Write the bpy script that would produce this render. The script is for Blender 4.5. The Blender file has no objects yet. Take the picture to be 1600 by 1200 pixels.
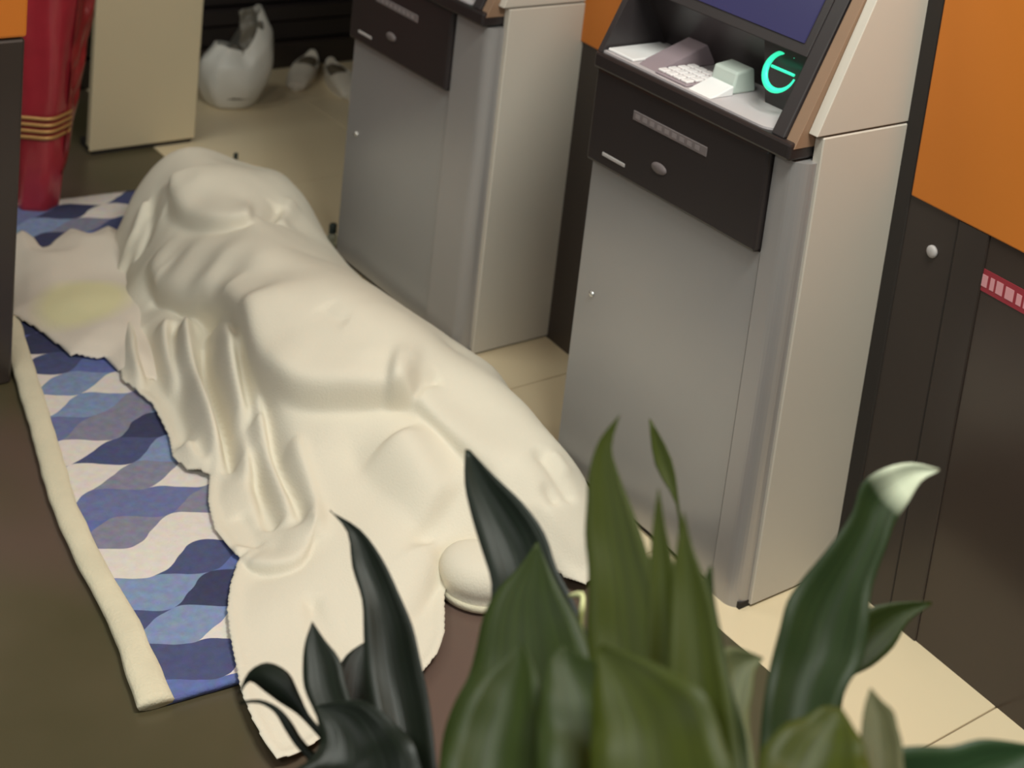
import bpy, bmesh, math, random
import numpy as np
from mathutils import Vector, Matrix, noise

random.seed(4)
SC = bpy.context.scene
COL = SC.collection

# ------------------------------------------------------------------ camera
RIGHT=(0.610005, 0.783891, 0.1158)
DOWN=(0.238569, -0.042326, -0.970203)
FWD=(-0.755632, 0.619454, -0.212831)

cam_data = bpy.data.cameras.new('camera')
cam = bpy.data.objects.new('camera', cam_data)
COL.objects.link(cam)
cam.matrix_world = Matrix(((RIGHT[0], -DOWN[0], -FWD[0], 0.0),
                           (RIGHT[1], -DOWN[1], -FWD[1], 0.0),
                           (RIGHT[2], -DOWN[2], -FWD[2], 1.7),
                           (0, 0, 0, 1)))
cam_data.sensor_width = 36.0
cam_data.lens = 54.93
cam_data.shift_x = -0.0692
cam_data.shift_y = -0.4412
cam_data.clip_start = 0.05
cam_data.dof.use_dof = True
cam_data.dof.focus_distance = 2.3
cam_data.dof.aperture_fstop = 4.6
SC.camera = cam

# ------------------------------------------------------------------ world, lights, exposure
world = bpy.data.worlds.new('world')
SC.world = world
world.use_nodes = True
bg = world.node_tree.nodes['Background']
bg.inputs['Color'].default_value = (0.95, 1.0, 0.96, 1)
bg.inputs['Strength'].default_value = 0.29


def area(name, loc, target, size, size_y, power, color):
    d = bpy.data.lights.new(name, 'AREA')
    d.shape = 'RECTANGLE'
    d.size, d.size_y, d.energy, d.color = size, size_y, power, color
    o = bpy.data.objects.new(name, d)
    COL.objects.link(o)
    o.location = loc
    o.rotation_euler = (Vector(target) - Vector(loc)).to_track_quat('-Z', 'Y').to_euler()
    return o


area('ceiling_lamp_light', (-0.75, 1.35, 2.70), (-1.5, 1.45, 0), 0.9, 0.5, 62, (0.97, 1.0, 0.92))
area('ceiling_lamp_light', (-0.3, -0.9, 2.72), (-0.9, 0.2, 0), 1.2, 0.6, 44, (0.97, 1.0, 0.94))
area('ceiling_lamp_light', (-3.4, 0.4, 2.72), (-3.4, 0.8, 0), 1.2, 0.6, 20, (0.97, 1.0, 0.90))
SC.view_settings.view_transform = 'Standard'
SC.view_settings.look = 'None'
SC.view_settings.gamma = 1.0
SC.view_settings.exposure = -0.12
SC.view_settings.use_curve_mapping = False


# ------------------------------------------------------------------ helpers
def lin(c):
    out = []
    for v in c:
        v = v / 255.0
        out.append(v / 12.92 if v <= 0.04045 else ((v + 0.055) / 1.055) ** 2.4)
    return (out[0], out[1], out[2], 1.0)


def mat(name, rgb, rough=0.6, metal=0.0, vary=0.06, scale=6.0, bump=0.0, bscale=200.0,
        emit=None, estr=0.0, coat=0.0, trans=0.0, alpha=1.0, second=None):
    m = bpy.data.materials.new(name)
    m.use_nodes = True
    nt = m.node_tree
    b = nt.nodes['Principled BSDF']
    b.inputs['Roughness'].default_value = rough
    b.inputs['Metallic'].default_value = metal
    b.inputs['Coat Weight'].default_value = coat
    b.inputs['Transmission Weight'].default_value = trans
    b.inputs['Alpha'].default_value = alpha
    co = nt.nodes.new('ShaderNodeTexCoord')
    n = nt.nodes.new('ShaderNodeTexNoise')
    n.inputs['Scale'].default_value = scale
    n.inputs['Detail'].default_value = 4
    nt.links.new(co.outputs['Object'], n.inputs['Vector'])
    r = nt.nodes.new('ShaderNodeValToRGB')
    c = lin(rgb)
    c2 = lin(second) if second else tuple(x * (1 - vary) for x in c[:3]) + (1,)
    r.color_ramp.elements[0].color = c2
    r.color_ramp.elements[1].color = tuple(min(1, x * (1 + vary)) for x in c[:3]) + (1,)
    r.color_ramp.elements[0].position = 0.3
    r.color_ramp.elements[1].position = 0.7
    nt.links.new(n.outputs['Fac'], r.inputs['Fac'])
    nt.links.new(r.outputs['Color'], b.inputs['Base Color'])
    if bump:
        n2 = nt.nodes.new('ShaderNodeTexNoise')
        n2.inputs['Scale'].default_value = bscale
        nt.links.new(co.outputs['Object'], n2.inputs['Vector'])
        bp = nt.nodes.new('ShaderNodeBump')
        bp.inputs['Strength'].default_value = bump
        bp.inputs['Distance'].default_value = 0.002
        nt.links.new(n2.outputs['Fac'], bp.inputs['Height'])
        nt.links.new(bp.outputs['Normal'], b.inputs['Normal'])
    if emit:
        b.inputs['Emission Color'].default_value = lin(emit)
        b.inputs['Emission Strength'].default_value = estr
    return m


def empty(name, loc=(0, 0, 0)):
    o = bpy.data.objects.new(name, None)
    o.empty_display_size = 0.1
    COL.objects.link(o)
    o.location = loc
    return o


def tag(o, label=None, cat=None, group=None, kind=None):
    if label:
        o['label'] = label
    if cat:
        o['category'] = cat
    if group:
        o['group'] = group
    if kind:
        o['kind'] = kind
    return o


def link(name, me, m, parent=None, smooth=False):
    o = bpy.data.objects.new(name, me)
    COL.objects.link(o)
    if m:
        me.materials.append(m)
    if smooth:
        me.polygons.foreach_set('use_smooth', [True] * len(me.polygons))
    if parent:
        o.parent = parent
    return o


def finish(name, bm, m, parent=None, smooth=False):
    bmesh.ops.recalc_face_normals(bm, faces=bm.faces)
    me = bpy.data.meshes.new(name)
    bm.to_mesh(me)
    bm.free()
    return link(name, me, m, parent, smooth)


def add_box(bm, a, b, bev=0.0, seg=2):
    g = bmesh.ops.create_cube(bm, size=1.0)
    vs = g['verts']
    for v in vs:
        v.co = Vector([a[i] + (b[i] - a[i]) * (v.co[i] + 0.5) for i in range(3)])
    if bev:
        es = list({e for v in vs for e in v.link_edges})
        bmesh.ops.bevel(bm, geom=es, offset=bev, segments=seg, affect='EDGES', profile=0.5)


def box(name, a, b, m, parent=None, bev=0.0, seg=2):
    bm = bmesh.new()
    add_box(bm, a, b, bev, seg)
    return finish(name, bm, m, parent)


def prism_bm(poly, axis, lo, hi, bev=0.0, bm=None):
    """polygon in the two remaining axes extruded along axis (0, 1 or 2)"""
    bm = bm or bmesh.new()

    def pt(p, t):
        c = list(p)
        c.insert(axis, t)
        return Vector(c)
    lo_v = [bm.verts.new(pt(p, lo)) for p in poly]
    hi_v = [bm.verts.new(pt(p, hi)) for p in poly]
    bm.faces.new(lo_v)
    bm.faces.new(hi_v[::-1])
    n = len(poly)
    for i in range(n):
        bm.faces.new((lo_v[i], hi_v[i], hi_v[(i + 1) % n], lo_v[(i + 1) % n]))
    if bev:
        es = list({e for v in lo_v + hi_v for e in v.link_edges})
        bmesh.ops.bevel(bm, geom=es, offset=bev, segments=2, affect='EDGES', profile=0.5)
    return bm


def prism(name, poly, axis, lo, hi, m, parent=None, bev=0.0):
    return finish(name, prism_bm(poly, axis, lo, hi, bev), m, parent)


def lathe_bm(prof, seg=32, bm=None, origin=(0, 0, 0), sx=1.0, sy=1.0):
    bm = bm or bmesh.new()
    rings = []
    for r, z in prof:
        rings.append([bm.verts.new((origin[0] + sx * r * math.cos(2 * math.pi * k / seg),
                                    origin[1] + sy * r * math.sin(2 * math.pi * k / seg),
                                    origin[2] + z)) for k in range(seg)])
    for a, b in zip(rings, rings[1:]):
        for k in range(seg):
            bm.faces.new((a[k], a[(k + 1) % seg], b[(k + 1) % seg], b[k]))
    bm.faces.new(rings[0][::-1])
    bm.faces.new(rings[-1])
    return bm


def smoothmesh(o, lv=1):
    s = o.modifiers.new('subd', 'SUBSURF')
    s.levels = lv
    s.render_levels = lv


# ------------------------------------------------------------------ data: outlines and heights in metres
STEPS=[(0.042,0.06,[(-3.053,1.363),(-2.942,1.365),(-2.86,1.383),(-2.779,1.404),(-2.694,1.401),(-2.596,1.381),(-2.468,1.346),(-2.366,1.342),(-2.309,1.365),(-2.249,1.438),(-2.213,1.5),(-2.188,1.53)]),(0.022,0.05,[(-2.228,1.481),(-2.188,1.53),(-2.12,1.542),(-2.051,1.552),(-1.931,1.558),(-1.815,1.56)]),(0.028,0.06,[(-3.193,1.478),(-3.116,1.452),(-3.03,1.452),(-2.934,1.481),(-2.899,1.539)]),(0.022,0.04,[(-2.158,1.141),(-2.081,1.161),(-2.049,1.191),(-2.043,1.224),(-2.102,1.278)])]
CTRL=[(-3.343,1.595,0.27),(-3.369,1.549,0.25),(-3.286,1.627,0.27),(-3.217,1.645,0.26),(-3.249,1.714,0.225),(-3.272,1.789,0.2),(-3.231,1.822,0.18),(-3.122,1.815,0.165),(-2.928,1.738,0.175),(-2.709,1.653,0.22),(-2.594,1.633,0.24),(-2.454,1.61,0.26),(-2.373,1.62,0.26),(-2.321,1.666,0.23),(-2.315,1.689,0.19),(-2.361,1.779,0.15),(-2.296,1.791,0.15),(-2.131,1.76,0.15),(-1.977,1.755,0.12),(-1.878,1.7,0.1),(-1.82,1.66,0.07),(-3.41,1.513,0.19),(-3.347,1.427,0.1),(-3.179,1.376,0.09),(-3.223,1.429,0.15),(-3.216,1.461,0.22),(-3.118,1.332,0.03),(-3.037,1.341,0.08),(-3.104,1.487,0.275),(-2.988,1.512,0.27),(-2.908,1.551,0.265),(-2.94,1.65,0.22),(-3.115,1.436,0.185),(-3.032,1.459,0.215),(-2.918,1.481,0.235),(-3.043,1.383,0.165),(-2.939,1.403,0.195),(-2.825,1.423,0.225),(-2.741,1.468,0.26),(-2.65,1.496,0.265),(-2.745,1.593,0.235),(-2.575,1.388,0.235),(-2.505,1.421,0.26),(-2.459,1.374,0.21),(-2.364,1.391,0.225),(-2.376,1.449,0.26),(-2.286,1.469,0.245),(-2.254,1.495,0.215),(-2.237,1.552,0.25),(-2.194,1.573,0.2),(-2.123,1.586,0.18),(-2.131,1.648,0.2),(-2.041,1.59,0.17),(-1.947,1.582,0.16),(-1.858,1.59,0.145),(-1.801,1.578,0.12),(-1.782,1.601,0.05),(-2.974,1.383,0.1),(-2.86,1.388,0.12),(-2.775,1.406,0.14),(-2.618,1.374,0.155),(-2.494,1.34,0.16),(-2.36,1.32,0.165),(-2.289,1.382,0.17),(-2.237,1.447,0.18),(-2.185,1.513,0.18),(-2.06,1.541,0.15),(-2.128,1.426,0.155),(-2.03,1.436,0.13),(-2.215,1.346,0.13),(-2.088,1.357,0.095),(-2.091,1.284,0.065),(-1.953,1.283,0.05),(-1.862,1.304,0.04),(-1.917,1.409,0.08),(-1.981,1.502,0.1),(-1.924,1.496,0.06),(-2.876,1.283,0.06),(-2.712,1.323,0.1),(-2.64,1.28,0.06),(-2.549,1.303,0.1),(-2.414,1.256,0.06),(-2.363,1.295,0.09),(-2.26,1.247,0.055),(-2.219,1.276,0.07),(-2.1,1.229,0.04),(-1.974,1.13,0.03),(-1.834,1.093,0.02),(-1.866,1.189,0.02),(-2.732,1.252,0.035),(-1.849,1.566,0.07),(-3.345,1.396,0.012),(-3.19,1.342,0.012),(-3.044,1.282,0.012),(-2.915,1.249,0.012),(-2.774,1.2,0.012),(-2.718,1.21,0.012),(-2.662,1.218,0.012),(-2.592,1.208,0.012),(-2.532,1.198,0.012),(-2.464,1.176,0.012),(-2.412,1.182,0.012),(-2.378,1.211,0.012),(-2.306,1.174,0.012),(-2.226,1.149,0.012),(-2.172,1.148,0.012),(-2.132,1.148,0.012),(-2.131,1.168,0.012),(-2.12,1.143,0.012),(-2.071,1.106,0.012),(-2.014,1.073,0.012),(-1.955,1.05,0.012),(-1.883,1.027,0.012),(-1.835,1.01,0.012),(-1.772,0.998,0.012),(-1.713,0.991,0.012),(-1.678,0.992,0.012),(-1.67,1.021,0.012),(-1.68,1.066,0.012),(-1.704,1.144,0.012),(-1.717,1.219,0.012),(-1.729,1.276,0.012),(-1.754,1.318,0.012),(-1.787,1.354,0.012),(-1.869,1.407,0.012),(-1.915,1.449,0.012),(-1.893,1.508,0.012),(-1.855,1.578,0.012),(-1.806,1.611,0.012),(-1.778,1.639,0.012),(-1.8,1.72,0.012),(-1.87,1.78,0.012),(-2.0,1.82,0.012),(-2.15,1.835,0.012),(-2.3,1.87,0.012),(-2.45,1.88,0.012),(-2.6,1.875,0.012),(-2.75,1.87,0.012),(-2.9,1.87,0.012),(-3.02,1.87,0.012),(-3.15,1.875,0.012),(-3.28,1.87,0.012),(-3.42,1.85,0.012),(-3.5,1.79,0.012),(-3.54,1.7,0.012),(-3.53,1.58,0.012),(-3.48,1.48,0.012)]
HEM=[(-3.345,1.396),(-3.19,1.342),(-3.044,1.282),(-2.915,1.249),(-2.774,1.2),(-2.718,1.21),(-2.662,1.218),(-2.592,1.208),(-2.532,1.198),(-2.464,1.176),(-2.412,1.182),(-2.378,1.211),(-2.306,1.174),(-2.226,1.149),(-2.172,1.148),(-2.132,1.148),(-2.131,1.168),(-2.12,1.143),(-2.071,1.106),(-2.014,1.073),(-1.955,1.05),(-1.883,1.027),(-1.835,1.01),(-1.772,0.998),(-1.713,0.991),(-1.678,0.992),(-1.67,1.021),(-1.68,1.066),(-1.704,1.144),(-1.717,1.219),(-1.729,1.276),(-1.754,1.318),(-1.787,1.354),(-1.869,1.407),(-1.915,1.449),(-1.893,1.508),(-1.855,1.578),(-1.806,1.611),(-1.778,1.639),(-1.8,1.72),(-1.87,1.78),(-2.0,1.82),(-2.15,1.835),(-2.3,1.87),(-2.45,1.88),(-2.6,1.875),(-2.75,1.87),(-2.9,1.87),(-3.02,1.87),(-3.15,1.875),(-3.28,1.87),(-3.42,1.85),(-3.5,1.79),(-3.54,1.7),(-3.53,1.58),(-3.48,1.48)]
FOLDS=[(-0.04,0.03,[(-2.98,1.368),(-2.894,1.38),(-2.813,1.394),(-2.715,1.391)]),(0.035,0.013,[(-2.997,1.294),(-2.908,1.269),(-2.796,1.235),(-2.713,1.221)]),(-0.045,0.016,[(-2.916,1.305),(-2.817,1.276),(-2.706,1.249),(-2.609,1.238),(-2.491,1.215)]),(0.025,0.014,[(-2.866,1.332),(-2.813,1.307),(-2.727,1.282),(-2.649,1.264)]),(-0.03,0.012,[(-2.844,1.342),(-2.791,1.317),(-2.711,1.29),(-2.575,1.264)]),(0.045,0.014,[(-2.822,1.357),(-2.777,1.333),(-2.669,1.294),(-2.526,1.266),(-2.421,1.241),(-2.363,1.225)]),(-0.05,0.012,[(-2.777,1.381),(-2.655,1.324),(-2.517,1.285),(-2.405,1.26),(-2.341,1.244)]),(0.04,0.014,[(-2.694,1.378),(-2.579,1.333),(-2.44,1.292),(-2.34,1.269),(-2.293,1.256)]),(-0.03,0.012,[(-2.572,1.357),(-2.447,1.316),(-2.374,1.299)]),(0.03,0.014,[(-2.438,1.327),(-2.342,1.294),(-2.229,1.268),(-2.138,1.248)]),(-0.045,0.012,[(-2.445,1.341),(-2.351,1.312),(-2.267,1.293),(-2.173,1.287),(-2.112,1.269)]),(-0.04,0.012,[(-2.422,1.29),(-2.284,1.264),(-2.155,1.23)]),(0.03,0.018,[(-2.281,1.317),(-2.198,1.302),(-2.113,1.283),(-2.063,1.26)]),(0.03,0.014,[(-2.482,1.205),(-2.423,1.198),(-2.386,1.214)]),(-0.03,0.012,[(-2.341,1.278),(-2.24,1.262),(-2.149,1.242)]),(-0.03,0.05,[(-2.221,1.401),(-2.116,1.389),(-1.997,1.418),(-1.946,1.424)]),(0.03,0.05,[(-2.152,1.453),(-2.04,1.455),(-1.986,1.465)]),(-0.025,0.014,[(-1.899,1.43),(-1.853,1.365),(-1.808,1.31)]),(-0.018,0.02,[(-1.972,1.651),(-1.927,1.66),(-1.878,1.671)]),(-0.015,0.016,[(-1.91,1.628),(-1.88,1.637)]),(0.01,0.02,[(-1.964,1.679),(-1.92,1.695)]),(-0.018,0.011,[(-2.205,1.593),(-2.206,1.544),(-2.191,1.53)]),(-0.007,0.02,[(-2.452,1.469),(-2.408,1.466),(-2.381,1.485)]),(-0.035,0.014,[(-3.259,1.465),(-3.178,1.434),(-3.154,1.406),(-3.136,1.38)]),(0.03,0.014,[(-3.266,1.446),(-3.235,1.415),(-3.2,1.385)]),(0.02,0.018,[(-3.206,1.466),(-3.137,1.447)]),(0.016,0.016,[(-3.027,1.711),(-2.97,1.661),(-2.9,1.607)]),(-0.02,0.018,[(-2.995,1.652),(-2.902,1.58)]),(-0.03,0.012,[(-3.181,1.384),(-3.162,1.356),(-3.107,1.329)]),(0.02,0.012,[(-3.222,1.386),(-3.191,1.356)]),(-0.02,0.011,[(-1.875,1.171),(-1.924,1.187),(-1.964,1.201)]),(-0.02,0.012,[(-2.235,1.205),(-2.168,1.191),(-2.134,1.187)])]
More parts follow.
